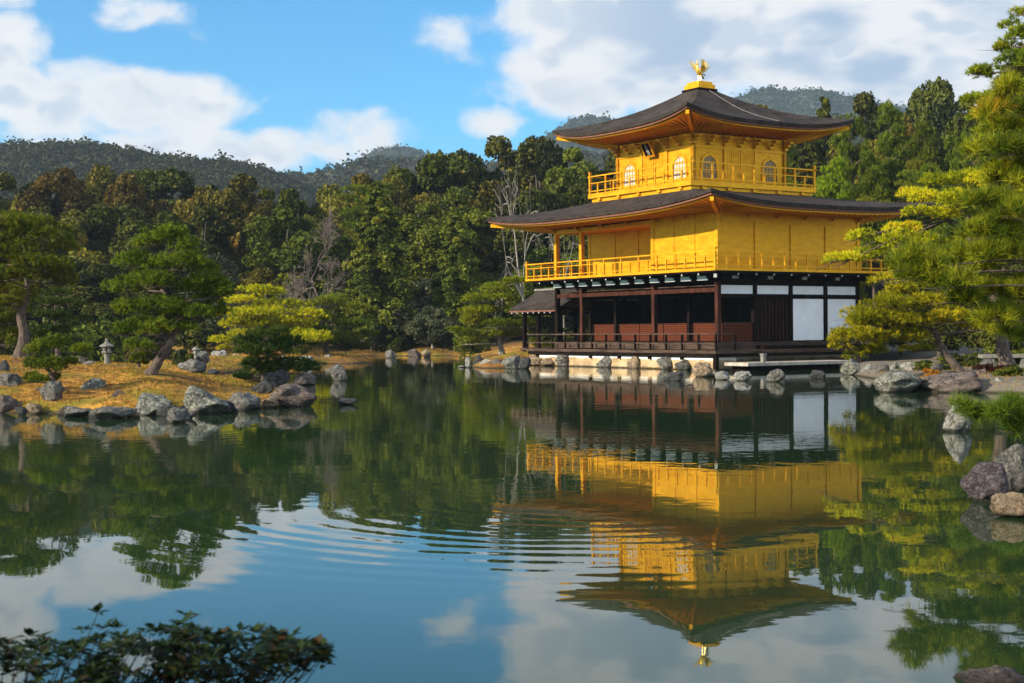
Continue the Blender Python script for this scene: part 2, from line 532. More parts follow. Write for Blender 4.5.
RK = {
    'grey': rock_mat('grey_rock', (0.070, 0.062, 0.052), (0.25, 0.23, 0.195), (0.47, 0.45, 0.38), .7),
    'lichen': rock_mat('lichened_rock', (0.080, 0.078, 0.060), (0.29, 0.285, 0.23), (0.52, 0.51, 0.42), .85),
    'dark': rock_mat('dark_rock', (0.030, 0.030, 0.032), (0.10, 0.098, 0.095), (0.24, 0.24, 0.22), .45),
    'tan': rock_mat('tan_rock', (0.20, 0.125, 0.065), (0.50, 0.36, 0.22), (0.58, 0.50, 0.38), .5, (0.30, 0.12, 0.03)),
    'brown': rock_mat('brown_rock', (0.075, 0.050, 0.040), (0.22, 0.16, 0.13), (0.34, 0.31, 0.27), .55, (0.12, 0.05, 0.03)),
    'pale': rock_mat('pale_rock', (0.22, 0.20, 0.17), (0.52, 0.50, 0.44), (0.66, 0.64, 0.56), .6, (0.34, 0.20, 0.08)),
    'purple': rock_mat('purplish_rock', (0.060, 0.042, 0.046), (0.17, 0.125, 0.13), (0.36, 0.33, 0.31), .5),
}

# ------------------------------------------------------------------ ground and water
ISLAND = [(-26, 31), (-16, 31.5), (-11.5, 31.4), (-10.0, 30.9), (-8.9, 29.9), (-7.3, 30.4), (-6.2, 31.8), (-5.3, 33.4), (-4.95, 35.2), (-5.6, 38), (-7.2, 42), (-9.5, 47), (-13, 52), (-20, 54), (-27, 52)]
ISLET = [(-14.2, 57.2), (-12.9, 56.9), (-12.0, 59.5), (-12.4, 66), (-13.0, 73), (-12.2, 76.5), (-10.2, 77), (-8.4, 76.5), (-7.7, 79), (-8.6, 84), (-11, 87.5), (-16, 87), (-19, 78), (-18, 64)]
FAR = [(-90, 50), (-60, 66), (-40, 78), (-27, 90), (-19, 96.5), (-14, 99), (-9.5, 100.5), (-7.0, 98.5), (-4.6, 98.5), (-3.0, 95), (-2.4, 86), (-2.2, 76), (-2.0, 68),
       (-1.6, 65.6), (-.6, 64.9), (.4, 66.2), (1.0, 69.9), (2.4, 67.9), (4.8, 64.2), (6.8, 61.0), (8.2, 59.3), (9.6, 59.7), (12.0, 61.2), (14.4, 62.3), (13.9, 59), (12.7, 55), (12.3, 51), (12.0, 46),
       (11.2, 41.5), (10.6, 38.6), (11.3, 37.6), (12.2, 37.4), (13.2, 36.5), (15.5, 33), (17, 30), (14, 27), (9.6, 23.5), (7.6, 20), (6.3, 17), (5.3, 14.2), (4.3, 12), (3.6, 9.5),
       (3.1, 7.8), (2.3, 6.4), (1.2, 5.0), (-2, 4.3), (-8, 4.2), (-30, 0), (-70, 10), (-100, 30), (-140, -80), (160, -80), (260, 130), (200, 320), (-260, 320), (-220, 60)]


def poly_sd(poly, x, y):
    """Signed distance to a polygon, positive inside."""
    inside = np.zeros(x.shape, bool)
    d2 = np.full(x.shape, 1e18)
    n = len(poly)
    for i in range(n):
        x0, y0 = poly[i]
        x1, y1 = poly[(i + 1) % n]
        cond = ((y0 > y) != (y1 > y))
        with np.errstate(divide='ignore', invalid='ignore'):
            xi = (x1 - x0) * (y - y0) / (y1 - y0 if y1 != y0 else 1e-9) + x0
        inside ^= cond & (x < xi)
        ex, ey = x1 - x0, y1 - y0
        tt = np.clip(((x - x0) * ex + (y - y0) * ey) / (ex * ex + ey * ey), 0, 1)
        d2 = np.minimum(d2, (x - x0 - tt * ex) ** 2 + (y - y0 - tt * ey) ** 2)
    d = np.sqrt(d2)
    return np.where(inside, d, -d)


def ss_np(v, a, b):
    t = np.clip((v - a) / (b - a), 0, 1)
    return t * t * (3 - 2 * t)


PAV_O = Vector((8.69, 60.0, 0.0))
PAV_R = math.radians(33.0)


def pav_local(x, y):
    c, s = math.cos(PAV_R), math.sin(PAV_R)
    dx, dy = x - PAV_O.x, y - PAV_O.y
    return dx * c + dy * s, -dx * s + dy * c


def terrain_h(x, y):
    x = np.asarray(x, float); y = np.asarray(y, float)
    sds = [poly_sd(ISLAND, x, y), poly_sd(ISLET, x, y), poly_sd(FAR, x, y)]
    par = [(1.10, 4.6), (0.7, 4.0), (1.25, 6.0)]
    sd = np.maximum(np.maximum(sds[0], sds[1]), sds[2])
    wob = 0.05 * np.sin(x * 1.9 + y * .7) + 0.05 * np.sin(y * 1.3 - x * .6) + .03 * np.sin(x * 4.1 - y * 3.3)
    h = -0.03 - 0.95 * (1 - np.exp(np.minimum(sd, 0) * 0.9))
    for s, (pl, sc) in zip(sds, par):
        land = 0.10 + pl * (1 - np.exp(-np.maximum(s, 0) / sc)) + wob * np.clip(s, 0, 1)
        land = np.where(s < .35, -0.03 + (land + .03) * np.clip(s / .35, 0, 1), land)
        h = np.where(s > 0, np.maximum(h, land), h)
    h = h + np.where(sds[2] > 0, ss_np(y, 104, 190) * (5 + 9 * ss_np(x, 0, 50) + 3 * ss_np(-x, 10, 60)), 0)
    h = h + np.where((sds[2] > 0), 3.5 * ss_np(x, 22, 60) * ss_np(y, 50, 95), 0)
    flat = ss_np(x, 4, 9) * ss_np(y, 33, 38) * ss_np(y, 72, 62) if False else ss_np(x, 4, 9) * ss_np(y, 33, 38) * (1 - ss_np(y, 62, 74)) * (1 - ss_np(x, 24, 34))
    h = np.where((sds[2] > 0) & (h > .3), h * (1 - flat) + flat * (.3 + (h - .3) * .12), h)
    u, v = pav_local(x, y)
    near = ss_np(np.maximum(np.maximum(-1.5 - u, u - 10.5), np.maximum(-3.2 - v, v - 14.5)), 0.0, 2.5)
    h = np.where(sds[2] > 0, np.minimum(h, 0.12 + near * 50), h)
    return h


def th(x, y):
    return float(terrain_h(np.array([x]), np.array([y]))[0])


def axis_pts(a, b, step, lo, hi):
    core = list(np.arange(a, b + step * .5, step))
    left, right, s = [], [], step
    v = a
    while v > lo:
        s *= 1.22; v -= s; left.append(v)
    v, s = b, step
    while v < hi:
        s *= 1.22; v += s; right.append(v)
    return np.array(left[::-1] + core + right)


xs = axis_pts(-30, 24, 0.35, -2600, 2600)
ys = axis_pts(3, 104, 0.4, -90, 4500)
GX, GY = np.meshgrid(xs, ys)
GZ = terrain_h(GX, GY)
nx, ny = len(xs), len(ys)
I = (np.arange(ny - 1)[:, None] * nx + np.arange(nx - 1)[None, :])
Fq = np.stack([I, I + 1, I + nx + 1, I + nx], -1).reshape(-1, 4)

m, t = new_mat('mossy_ground')
pos = t.n('ShaderNodeNewGeometry').outputs['Position']
n1 = t.noise(pos, .55, 7, .6)
n2 = t.noise(pos, 3.5, 7, .65)
n3 = t.noise(pos, .16, 4, .5)
n4 = t.noise(pos, 26, 4, .7)
c = t.mix(t.ss(n2, .34, .66), (0.14, 0.058, 0.013), (0.54, 0.27, 0.045))      # dry russet moss
c = t.mix(t.m('MULTIPLY', t.ss(n1, .48, .58), .85), c, t.mix(n2, (0.07, 0.068, 0.008), (0.27, 0.22, 0.02)))        # yellow-green moss
c = t.mix(t.m('MULTIPLY', t.ss(n4, .5, .75), .5), c, (0.56, 0.33, 0.09))
c = t.mix(t.m('MULTIPLY', t.ss(n3, .50, .62), .75), c, (0.13, 0.062, 0.026))       # bare earth and needles
py_ = t.n('ShaderNodeSeparateXYZ', {0: pos})
grv = t.m('MULTIPLY', t.m('MULTIPLY', t.ss(py_.outputs[0], 9.0, 11.5), t.ss(py_.outputs[1], 32, 37)), t.ss(t.m('ADD', py_.outputs[1], t.m('MULTIPLY', n1, 6)), 74, 80, 1, 0))
c = t.mix(t.m('MULTIPLY', grv, .92), c, t.mix(n4, (0.09, 0.075, 0.055), (0.24, 0.21, 0.17)))      # raked gravel beside the pavilion
c = t.mix(t.ss(py_.outputs[1], 98.5, 102.0), c, t.mix(n2, (0.035, 0.028, 0.012), (0.075, 0.055, 0.022)))   # leaf litter of the forest floor
c = t.mix(t.ss(py_.outputs[2], 0.0, 0.10, 1, 0), c, (0.035, 0.028, 0.016))        # wet mud
bp = t.n('ShaderNodeBump', {'Height': t.m('ADD', n4, n2), 'Strength': .8, 'Distance': .06})
b = t.n('ShaderNodeBsdfPrincipled', {'Base Color': c, 'Roughness': .95, 'Specular IOR Level': .15, 'Normal': bp.outputs[0]})
t.n('ShaderNodeOutputMaterial', {0: b.outputs[0]})
M['ground'] = m
g = link('ground', np_mesh('ground', np.stack([GX, GY, GZ], -1).reshape(-1, 3), Fq, m, smooth=True))
tag(g, kind='structure')

# ---- pond water: still, murky, with long ripples spreading from one spot and a light breeze beyond
m, t = new_mat('pond_water')
pos = t.n('ShaderNodeNewGeometry').outputs['Position']
sp = t.n('ShaderNodeSeparateXYZ', {0: pos})
dx = t.m('SUBTRACT', sp.outputs[0], 0.75)
dy = t.m('SUBTRACT', sp.outputs[1], 14.7)
wob = t.m('MULTIPLY', t.m('SUBTRACT', t.noise(pos, .35, 2), .5), .5)
r = t.m('ADD', t.m('SQRT', t.m('ADD', t.m('MULTIPLY', dx, dx), t.m('MULTIPLY', dy, dy))), wob)
ring = t.m('SINE', t.m('MULTIPLY', r, 2 * math.pi / .34))
rmask = t.m('MULTIPLY', t.ss(r, 1.0, 2.0), t.ss(r, 3.8, 6.2, 1, 0))
patch = t.ss(t.noise(pos, .9, 3), .25, .52)
ang = t.m('ARCTAN2', dx, t.m('MULTIPLY', dy, -1))
amask = t.m('MULTIPLY', t.ss(ang, -1.8, -1.2), t.ss(ang, -.25, .4, 1, .10))
rip = t.m('MULTIPLY', t.m('MULTIPLY', ring, t.m('MULTIPLY', rmask, amask)), t.m('MULTIPLY', patch, 0.00048))
fine = t.noise(pos, 2.6, 3, .5)
calm = t.ss(t.noise(pos, .12, 2), .42, .62)
far_m = t.ss(sp.outputs[1], 10, 22, .18, 1.0)
fine = t.m('MULTIPLY', t.m('MULTIPLY', fine, t.m('MULTIPLY', far_m, t.m('ADD', .35, t.m('MULTIPLY', calm, .8)))), 0.0036)
swell = t.m('MULTIPLY', t.noise(pos, .55, 2, .4), .0040)
hgt = t.m('ADD', t.m('ADD', rip, fine), swell)
bp = t.n('ShaderNodeBump', {'Height': hgt, 'Strength': 1.0, 'Distance': 1.0})
murk = t.mix(t.noise(pos, .2, 3), (0.010, 0.025, 0.009), (0.020, 0.041, 0.015))
b = t.n('ShaderNodeBsdfPrincipled', {'Base Color': murk, 'Roughness': .012, 'IOR': 1.46, 'Specular IOR Level': .5, 'Normal': bp.outputs[0]})
t.n('ShaderNodeOutputMaterial', {0: b.outputs[0]})
M['water'] = m
wv = np.array([(-150, -60, 0), (150, -60, 0), (150, 108, 0), (-150, 108, 0)], float)
wo = link('water', np_mesh('water', wv, np.array([[0, 1, 2, 3]]), m))
tag(wo, kind='structure')


# ------------------------------------------------------------------ far hills and the woods on them
def cards(rng, P, N, size, aspect=.6, rand=.6, up=.25):
    """Leaf-shaped faces at points P turned roughly along N."""
    n = len(P)
    nr = N * .7 + rng.normal(size=(n, 3)) * rand
    nr[:, 2] += up
    nr /= np.linalg.norm(nr, axis=1)[:, None] + 1e-9
    q = rng.normal(size=(n, 3))
    tt = np.cross(nr, q)
    tt /= np.linalg.norm(tt, axis=1)[:, None] + 1e-9
    bb = np.cross(nr, tt)
    s = (np.asarray(size) * rng.uniform(.65, 1.35, n))[:, None]
    V = np.stack([P - tt * s, P + bb * s * aspect + nr * s * .12, P + tt * s, P - bb * s * aspect + nr * s * .12], 1).reshape(-1, 3)
    Fq = np.arange(n * 4).reshape(-1, 4)
    return V, Fq


def hill(name, wood_name, ridge, R, depth, leaf_mat, soil_mat, ncrown, crown_r, leaves, leaf_size, seed, tvar=.22):
    rng = np.random.default_rng(seed)
    px = np.array([p[0] for p in ridge], float)
    pz = np.array([at(p[0], p[1], R).z for p in ridge])
    px = np.array([unroll(p[0], p[1])[0] for p in ridge])
    ax = np.linspace(px[0], px[-1], 160)
    zr = np.interp(ax, px, pz)
    ker = np.exp(-np.linspace(-2, 2, 9) ** 2); ker /= ker.sum()
    zr = np.convolve(np.pad(zr, 4, 'edge'), ker, 'valid')
    ks = np.linspace(-1, 1, 40)
    prof = np.where(ks < 0, np.clip(1 + ks, 0, 1) ** .85, np.clip(1 - ks * .9, 0, 1))
    D = R + ks * depth
    bump = np.array([[noise.noise(Vector((a * .012 * R / 500, k * 2.2, seed))) for a in ax] for k in ks])
    Z = zr[None, :] * prof[:, None] * (1 + .22 * bump * (1 - np.clip(1 - np.abs(ks), 0, 1)[:, None] ** 4)) - 1.0
    X = (ax[None, :] - 512) / F * R * (D[:, None] / R) ** .6
    Y = np.repeat(D[:, None], len(ax), 1)
    nk, na = len(ks), len(ax)
    I = np.arange(nk - 1)[:, None] * na + np.arange(na - 1)[None, :]
    Fq = np.stack([I, I + 1, I + na + 1, I + na], -1).reshape(-1, 4)
    o = link(name, np_mesh(name, np.stack([X, Y, Z], -1).reshape(-1, 3), Fq, soil_mat, smooth=True))
    tag(o, kind='structure')
    # crowns
    kk = rng.uniform(0, nk * .62, ncrown)
    aa = rng.uniform(0, na - 1.001, ncrown)
    k0, a0 = kk.astype(int), aa.astype(int)
    fk, fa = kk - k0, aa - a0
    k1 = np.minimum(k0 + 1, nk - 1)

    def samp(A):
        return (A[k0, a0] * (1 - fk) * (1 - fa) + A[k1, a0] * fk * (1 - fa) + A[k0, a0 + 1] * (1 - fk) * fa + A[k1, a0 + 1] * fk * fa)
    C = np.stack([samp(X), samp(Y), samp(Z)], -1)
    cr = crown_r * np.clip(rng.lognormal(-.1, .38, ncrown), .45, 1.8)
    hh = cr * np.clip(rng.lognormal(.05, .25, ncrown), .7, 1.6)
    d = rng.normal(size=(ncrown, leaves, 3))
    d /= np.linalg.norm(d, axis=2)[:, :, None]
    d[:, :, 2] = np.abs(d[:, :, 2]) * 1.1 - .1
    rr = rng.uniform(.45, 1.0, (ncrown, leaves))[:, :, None]
    P = C[:, None, :] + d * rr * np.stack([cr, cr, hh], -1)[:, None, :] + np.array([0, 0, .1])[None, None] * hh[:, None, None]
    tint = np.repeat(np.clip(rng.normal(.45, tvar, ncrown), 0, 1)[:, None] * .8 + rng.uniform(0, .2, (ncrown, leaves)), 1, 1)
    V, Fc = cards(rng, P.reshape(-1, 3), d.reshape(-1, 3), leaf_size, .75)
    wd = link(wood_name, np_mesh(wood_name, V, Fc, leaf_mat, tint=np.repeat(tint.ravel(), 4)))
    tag(wd, kind='stuff')
    return o


M['soil'] = simple_mat('hill_soil', (0.045, 0.045, 0.020), .95, var=.2, scale=.05)
M['wood_near'] = foliage_mat('hill_wood_leaves', (0.013, 0.021, 0.007), (0.052, 0.054, 0.016), (0.075, 0.048, 0.024), trans=.1)
M['wood_far'] = foliage_mat('far_wood_leaves', (0.018, 0.034, 0.012), (0.042, 0.060, 0.022), (0.06, 0.055, 0.025), trans=.1)
hill('hill', 'hill_woods', [(-110, 142), (-40, 143), (0, 143), (40, 144), (80, 141), (115, 143), (150, 153), (200, 158), (235, 159), (262, 168), (300, 182), (345, 194), (420, 204)],
     520, 230, M['wood_near'], M['soil'], 9000, 2.0, 30, .62, 3, .16)
hill('hill', 'hill_woods', [(150, 212), (200, 200), (250, 187), (290, 174), (330, 166), (370, 160), (410, 160), (440, 163), (480, 164), (520, 160), (570, 156), (640, 150), (720, 138), (800, 124), (900, 116), (1000, 108), (1120, 100)],
     720, 280, M['wood_near'], M['soil'], 7500, 3.0, 28, 1.0, 5)
hill('hill', 'hill_woods', [(300, 190), (340, 172), (365, 156), (385, 147), (402, 145), (422, 150), (445, 157), (480, 175), (520, 158), (545, 138), (562, 124), (582, 115), (600, 114), (622, 121), (650, 138), (680, 138),
                            (705, 115), (730, 98), (755, 89), (778, 86), (805, 88), (835, 91), (865, 98), (900, 106), (960, 124), (1060, 146)],
     1500, 420, M['wood_far'], M['soil'], 16000, 4.4, 14, 1.7, 7, .10)

# ---- the air: far hills fade to blue
m, t = new_mat('air')
pv = t.n('ShaderNodeVolumePrincipled', {'Color': (0.72, 0.86, 1.0), 'Density': 0.00016, 'Anisotropy': 0.2})
out = t.n('ShaderNodeOutputMaterial')
t.nt.links.new(pv.outputs[0], out.inputs['Volume'])
hz = MB().box(-3300, 3300, -120, 6100, -2.2, 290).build('haze', m)
tag(hz, kind='stuff')

# ------------------------------------------------------------------ the golden pavilion (local axes: +x along its shaded side, +y along its sunlit front)
pav = empty('pavilion', PAV_O, PAV_R)
tag(pav, 'three storey golden pavilion with dark shingle roofs standing over the pond', 'pavilion')
G, DW, RW = M['gold'], M['dark_wood'], M['red_wood']
LX, LY = 8.5, 12.06


def part(mb, name, mat, parent=None, **k):
    return mb.build(name, mat, parent or pav, **k)


# base wall and decks
part(MB().box(-.82, .35, -.75, 12.9, -.7, .54).box(.353, 8.9, .3, 12.9, -.7, .54), 'base_wall', M['stained'])
part(MB().box(-1.05, -.003, -1.05, 13.1, .70, .83).box(0, 8.9, -1.05, -.003, .70, .83).box(0, 3.2, LY + .003, 13.1, .70, .83), 'deck', M['grey_wood'])
part(MB().box(-.98, -.1, -.98, 13.0, .56, .697).box(-.1, 8.8, -.98, -.1, .56, .697), 'deck_beam', DW)
part(MB().box(0, LX, 0, LY, .86, 1.16), 'floor', M['grey_wood'])
part(MB().box(2.2, 8.6, -.42, -.004, .84, 1.0), 'step', DW)
for y in (1.3, 3.5, 5.7, 7.9, 10.1, 12.3):
    part(MB().box(-.96, -.84, y - .06, y + .06, .42, .558), 'deck_post', DW)
part(MB().box(-1.03, -.85, -1.03, -.85, .05, .557), 'deck_post', DW)
# landing of pale stone beside the shaded side, with its small pillar
part(MB().box(-.6, 5.5, -2.5, -1.06, .20, .34), 'landing', M['slab'], bevel=.02)
part(MB().box(-.2, 5.2, -1.9, -1.1, -.6, .196), 'landing_gap_fill', DW)  # dark-coloured block standing in for the shaded gap under the slab
part(MB().box(.42, .60, -2.30, -2.12, .342, .62).box(.395, .625, -2.325, -2.095, .622, .70), 'stone_pillar', M['stone'], bevel=.03)

# deck railing
rl = MB()
for z in (1.10, 1.50):
    rl.box(-1.01, -.94, -1.01, 13.05, z, z + .055)
    rl.box(-.94, .12, -1.01, -.94, z, z + .055)
    rl.box(-.94, 2.6, 12.98, 13.05, z, z + .055)
rail0 = part(rl, 'railing', M['grey_wood'])
for i in range(14):
    y = -.975 + i * 1.0775
    part(MB().cbox((-.975, y, 1.165), .075, .075, .67), 'baluster', DW, rail0)
part(MB().cbox((.08, -.975, 1.165), .075, .075, .67), 'baluster', DW, rail0)
for x in (.9, 2.5):
    part(MB().cbox((x, 13.015, 1.165), .075, .075, .67), 'baluster', DW, rail0)

# ground floor posts
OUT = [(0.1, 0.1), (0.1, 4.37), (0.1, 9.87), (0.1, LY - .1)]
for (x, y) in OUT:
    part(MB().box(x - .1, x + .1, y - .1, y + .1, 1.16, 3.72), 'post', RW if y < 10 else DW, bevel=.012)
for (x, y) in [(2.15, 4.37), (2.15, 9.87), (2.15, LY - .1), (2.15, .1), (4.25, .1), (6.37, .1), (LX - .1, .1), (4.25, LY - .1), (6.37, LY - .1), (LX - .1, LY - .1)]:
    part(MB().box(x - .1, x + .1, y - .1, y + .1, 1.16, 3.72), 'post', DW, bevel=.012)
# beams
part(MB().box(0.02, .18, .2, LY - .2, 3.30, 3.48), 'beam', RW)
part(MB().box(.2, LX - .2, .02, .18, 3.04, 3.20).box(.2, LX - .2, .03, .17, 3.60, 3.72), 'beam', DW)
part(MB().box(.0, .2, -.0, LY, 3.722, 3.79).box(.203, LX, 0, .2, 3.722, 3.86), 'beam', DW)
part(MB().box(.2, 2.05, 4.29, 4.45, 3.2, 3.4).box(.2, 2.05, 9.79, 9.95, 3.2, 3.4).box(2.07, 2.23, .2, LY - .2, 3.2, 3.4).box(.2, 2.05, LY - .18, LY - .03, 2.72, 2.86), 'beam', DW)
part(MB().box(0.203, LX, .203, LY, 3.56, 3.60), 'ceiling', M['grey_wood'])
# shutters: lower lattice halves along the inner front line, hanging upper halves swung away
for (y0, y1) in ((.22, 2.2), (2.26, 4.26), (4.48, 6.2), (6.26, 8.0), (8.06, 9.76), (9.98, 11.85)):
    lp = part(MB().box(2.12, 2.18, y0, y1, 1.18, 1.95), 'lattice_shutter', M['lattice'])
    part(MB().box(2.10, 2.20, y0, y1, 1.953, 2.0), 'rail_cap', M['red_wood'], lp)
part(MB().box(.35, 2.03, .07, .13, 1.18, 1.95), 'lattice_shutter', M['lattice'])
part(MB().box(.35, 2.03, .05, .15, 1.953, 2.0), 'rail_cap', M['grey_wood'])
# inner room walls
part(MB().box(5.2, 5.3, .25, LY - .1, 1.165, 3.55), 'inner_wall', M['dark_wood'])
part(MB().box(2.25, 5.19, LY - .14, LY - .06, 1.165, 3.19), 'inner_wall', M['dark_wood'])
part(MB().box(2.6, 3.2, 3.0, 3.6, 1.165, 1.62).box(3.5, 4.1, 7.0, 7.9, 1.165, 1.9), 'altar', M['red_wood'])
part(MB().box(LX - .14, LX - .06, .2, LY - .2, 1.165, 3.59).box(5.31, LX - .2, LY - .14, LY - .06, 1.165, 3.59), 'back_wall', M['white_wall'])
# shaded side: plank doors, white panels, white strips
dr = part(MB().box(4.35 - 2.1, 3.18, .07, .12, 1.165, 3.03).box(3.20, 4.15, .08, .13, 1.165, 3.03), 'plank_door', M['dark_wood'])
bt = MB()
for k in range(9):
    bt.box(2.32 + k * .21, 2.36 + k * .21, .04, .068, 1.25, 2.98)
part(bt, 'door_batten', M['red_wood'], dr)
for (x0, x1) in ((4.37, 6.25), (6.49, 8.28)):
    part(MB().box(x0, x1, .06, .12, 1.20, 3.02), 'white_panel', M['white_wall'])
for (x0, x1) in ((.24, 2.03), (2.27, 4.13), (4.37, 6.25), (6.49, 8.28)):
    part(MB().box(x0, x1, .06, .12, 3.22, 3.585), 'white_strip', M['white_wall'])
# bracket zone under the first balcony
z0, z1 = 3.905, 4.06
for k in range(11):
    y = .1 + k * (LY - .2) / 11
    part(MB().box(-.30, -.26, y + .2, y + (LY - .2) / 11 - .2, 3.80, 4.03), 'white_frieze', M['white_wall'])
for k in range(4):
    part(MB().box(.35 + k * 2.1, 1.75 + k * 2.1, .08, .13, 3.866, 4.05), 'white_frieze', M['white_wall'])
part(MB().box(.135, LX, .135, LY, 3.80, 4.06), 'frieze_core', DW)
for k in range(12):
    y = .1 + k * (LY - .2) / 11
    bk = part(MB().box(-.95, .078, y - .06, y + .06, 3.96, 4.08).box(-.5, .075, y - .055, y + .055, 3.86, 3.957), 'bracket', DW)
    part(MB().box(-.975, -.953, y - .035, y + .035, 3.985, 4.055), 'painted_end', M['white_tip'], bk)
for k in range(9):
    x = .3 + k * (LX - .4) / 8
    bk = part(MB().box(x - .06, x + .06, -.95, .078, 3.96, 4.08).box(x - .075, x + .075, -.5, .075, 3.83, 3.957), 'bracket', DW)
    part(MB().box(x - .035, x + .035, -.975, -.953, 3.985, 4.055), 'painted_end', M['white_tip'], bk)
part(MB().bar((-.95, -.95, 3.93), (.06, .06, 3.93), .14, .16), 'corner_bracket', DW)
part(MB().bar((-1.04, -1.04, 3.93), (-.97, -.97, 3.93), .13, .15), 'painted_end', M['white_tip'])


def balcony(x0, x1, y0, y1, z, fl, rh, mat, name, nper, corner_up=.12, band=None):
    part(MB().box(x0, x1, y0, y1, z - fl, z), name, mat)
    mb = MB()
    e = .05
    for h in (.10, .48, rh):
        tk = .055 if h == rh else .04
        ext = .16 if h == rh else 0
        mb.box(x0 + e, x0 + 2 * e, y0 + e - ext, y1 - e + ext, z + h, z + h + tk)
        mb.box(x1 - 2 * e, x1 - e, y0 + e - ext, y1 - e + ext, z + h, z + h + tk)
        mb.box(x0 + 2 * e + .001, x1 - 2 * e - .001, y0 + e, y0 + 2 * e, z + h, z + h + tk)
        mb.box(x0 + 2 * e + .001, x1 - 2 * e - .001, y1 - 2 * e, y1 - e, z + h, z + h + tk)
    r = part(mb, 'railing', mat)
    c = e * 1.5
    nx_, ny_ = nper
    for (xa, ya) in ((x0 + c, y0 + c), (x1 - c, y0 + c), (x0 + c, y1 - c), (x1 - c, y1 - c)):
        part(MB().cbox((xa, ya, z + (rh + corner_up) / 2), .10, .10, rh + corner_up).cbox((xa, ya, z + rh + corner_up + .02), .13, .13, .05), 'railing_post', mat, r)
    for i in range(1, ny_):
        y = y0 + c + (y1 - y0 - 2 * c) * i / ny_
        hh = rh if i % 2 == 0 else .48
        part(MB().cbox((x0 + c, y, z + hh / 2), .062, .062, hh), 'baluster', mat, r)
        if i % 2 == 0:
            part(MB().cbox((x1 - c, y, z + hh / 2), .062, .062, hh), 'baluster', mat, r)
    for i in range(1, nx_):
        x = x0 + c + (x1 - x0 - 2 * c) * i / nx_
        hh = rh if i % 2 == 0 else .48
        part(MB().cbox((x, y0 + c, z + hh / 2), .062, .062, hh), 'baluster', mat, r)
        if i % 2 == 0:
            part(MB().cbox((x, y1 - c, z + hh / 2), .062, .062, hh), 'baluster', mat, r)
    return r


# second storey
Z2 = 4.26
balcony(-1.05, LX + 1.05, -1.05, LY + 1.05, Z2, .11, .68, G, 'balcony_floor', (16, 22), .14)
part(MB().box(-1.0, LX + 1.0, -1.0, LY + 1.0, 4.082, 4.147), 'joist_board', DW)
T2 = 6.72
part(MB().box(.03, .13, .1, 4.30, Z2, T2).box(.135, LX - .1, .03, .13, Z2, T2).box(LX - .13, LX - .03, .135, LY - .1, Z2, T2)
     .box(2.1, LX - .135, LY - .13, LY - .03, Z2, T2), 'gold_wall', G)
part(MB().box(2.08, 2.16, 4.42, LY - .135, Z2, T2).box(.135, 2.078, 4.33, 4.41, Z2, T2), 'gold_wall', G)
for (x, y) in [(.08, .08), (.08, 4.37), (.08, 9.87), (.08, LY - .08), (2.15, LY - .08), (LX - .08, .08), (LX - .08, LY - .08)]:
    part(MB().box(x - .1, x + .1, y - .1, y + .1, Z2, T2 - .01), 'post', G, bevel=.012)
for x in (2.15, 4.25, 6.37):
    part(MB().box(x - .045, x + .045, -.02, .028, Z2, 6.27), 'batten', G)
for y in (1.5, 2.9):
    part(MB().box(.0, .028, y - .03, y + .03, Z2, T2), 'batten', G)
for y in (6.2, 8.05, 9.87):
    part(MB().box(2.045, 2.078, y - .05, y + .05, Z2, T2), 'batten', G)
part(MB().box(.14, 2.07, 4.45, LY - .1, 6.50, 6.56), 'veranda_ceiling', G)
part(MB().box(-.02, .14, 4.47, LY - .0, 6.42, 6.62), 'beam', G)
part(MB().box(-.02, .029, .2, 4.27, 6.28, 6.42).box(.2, LX - .2, -.02, .029, 6.28, 6.42), 'beam', G)


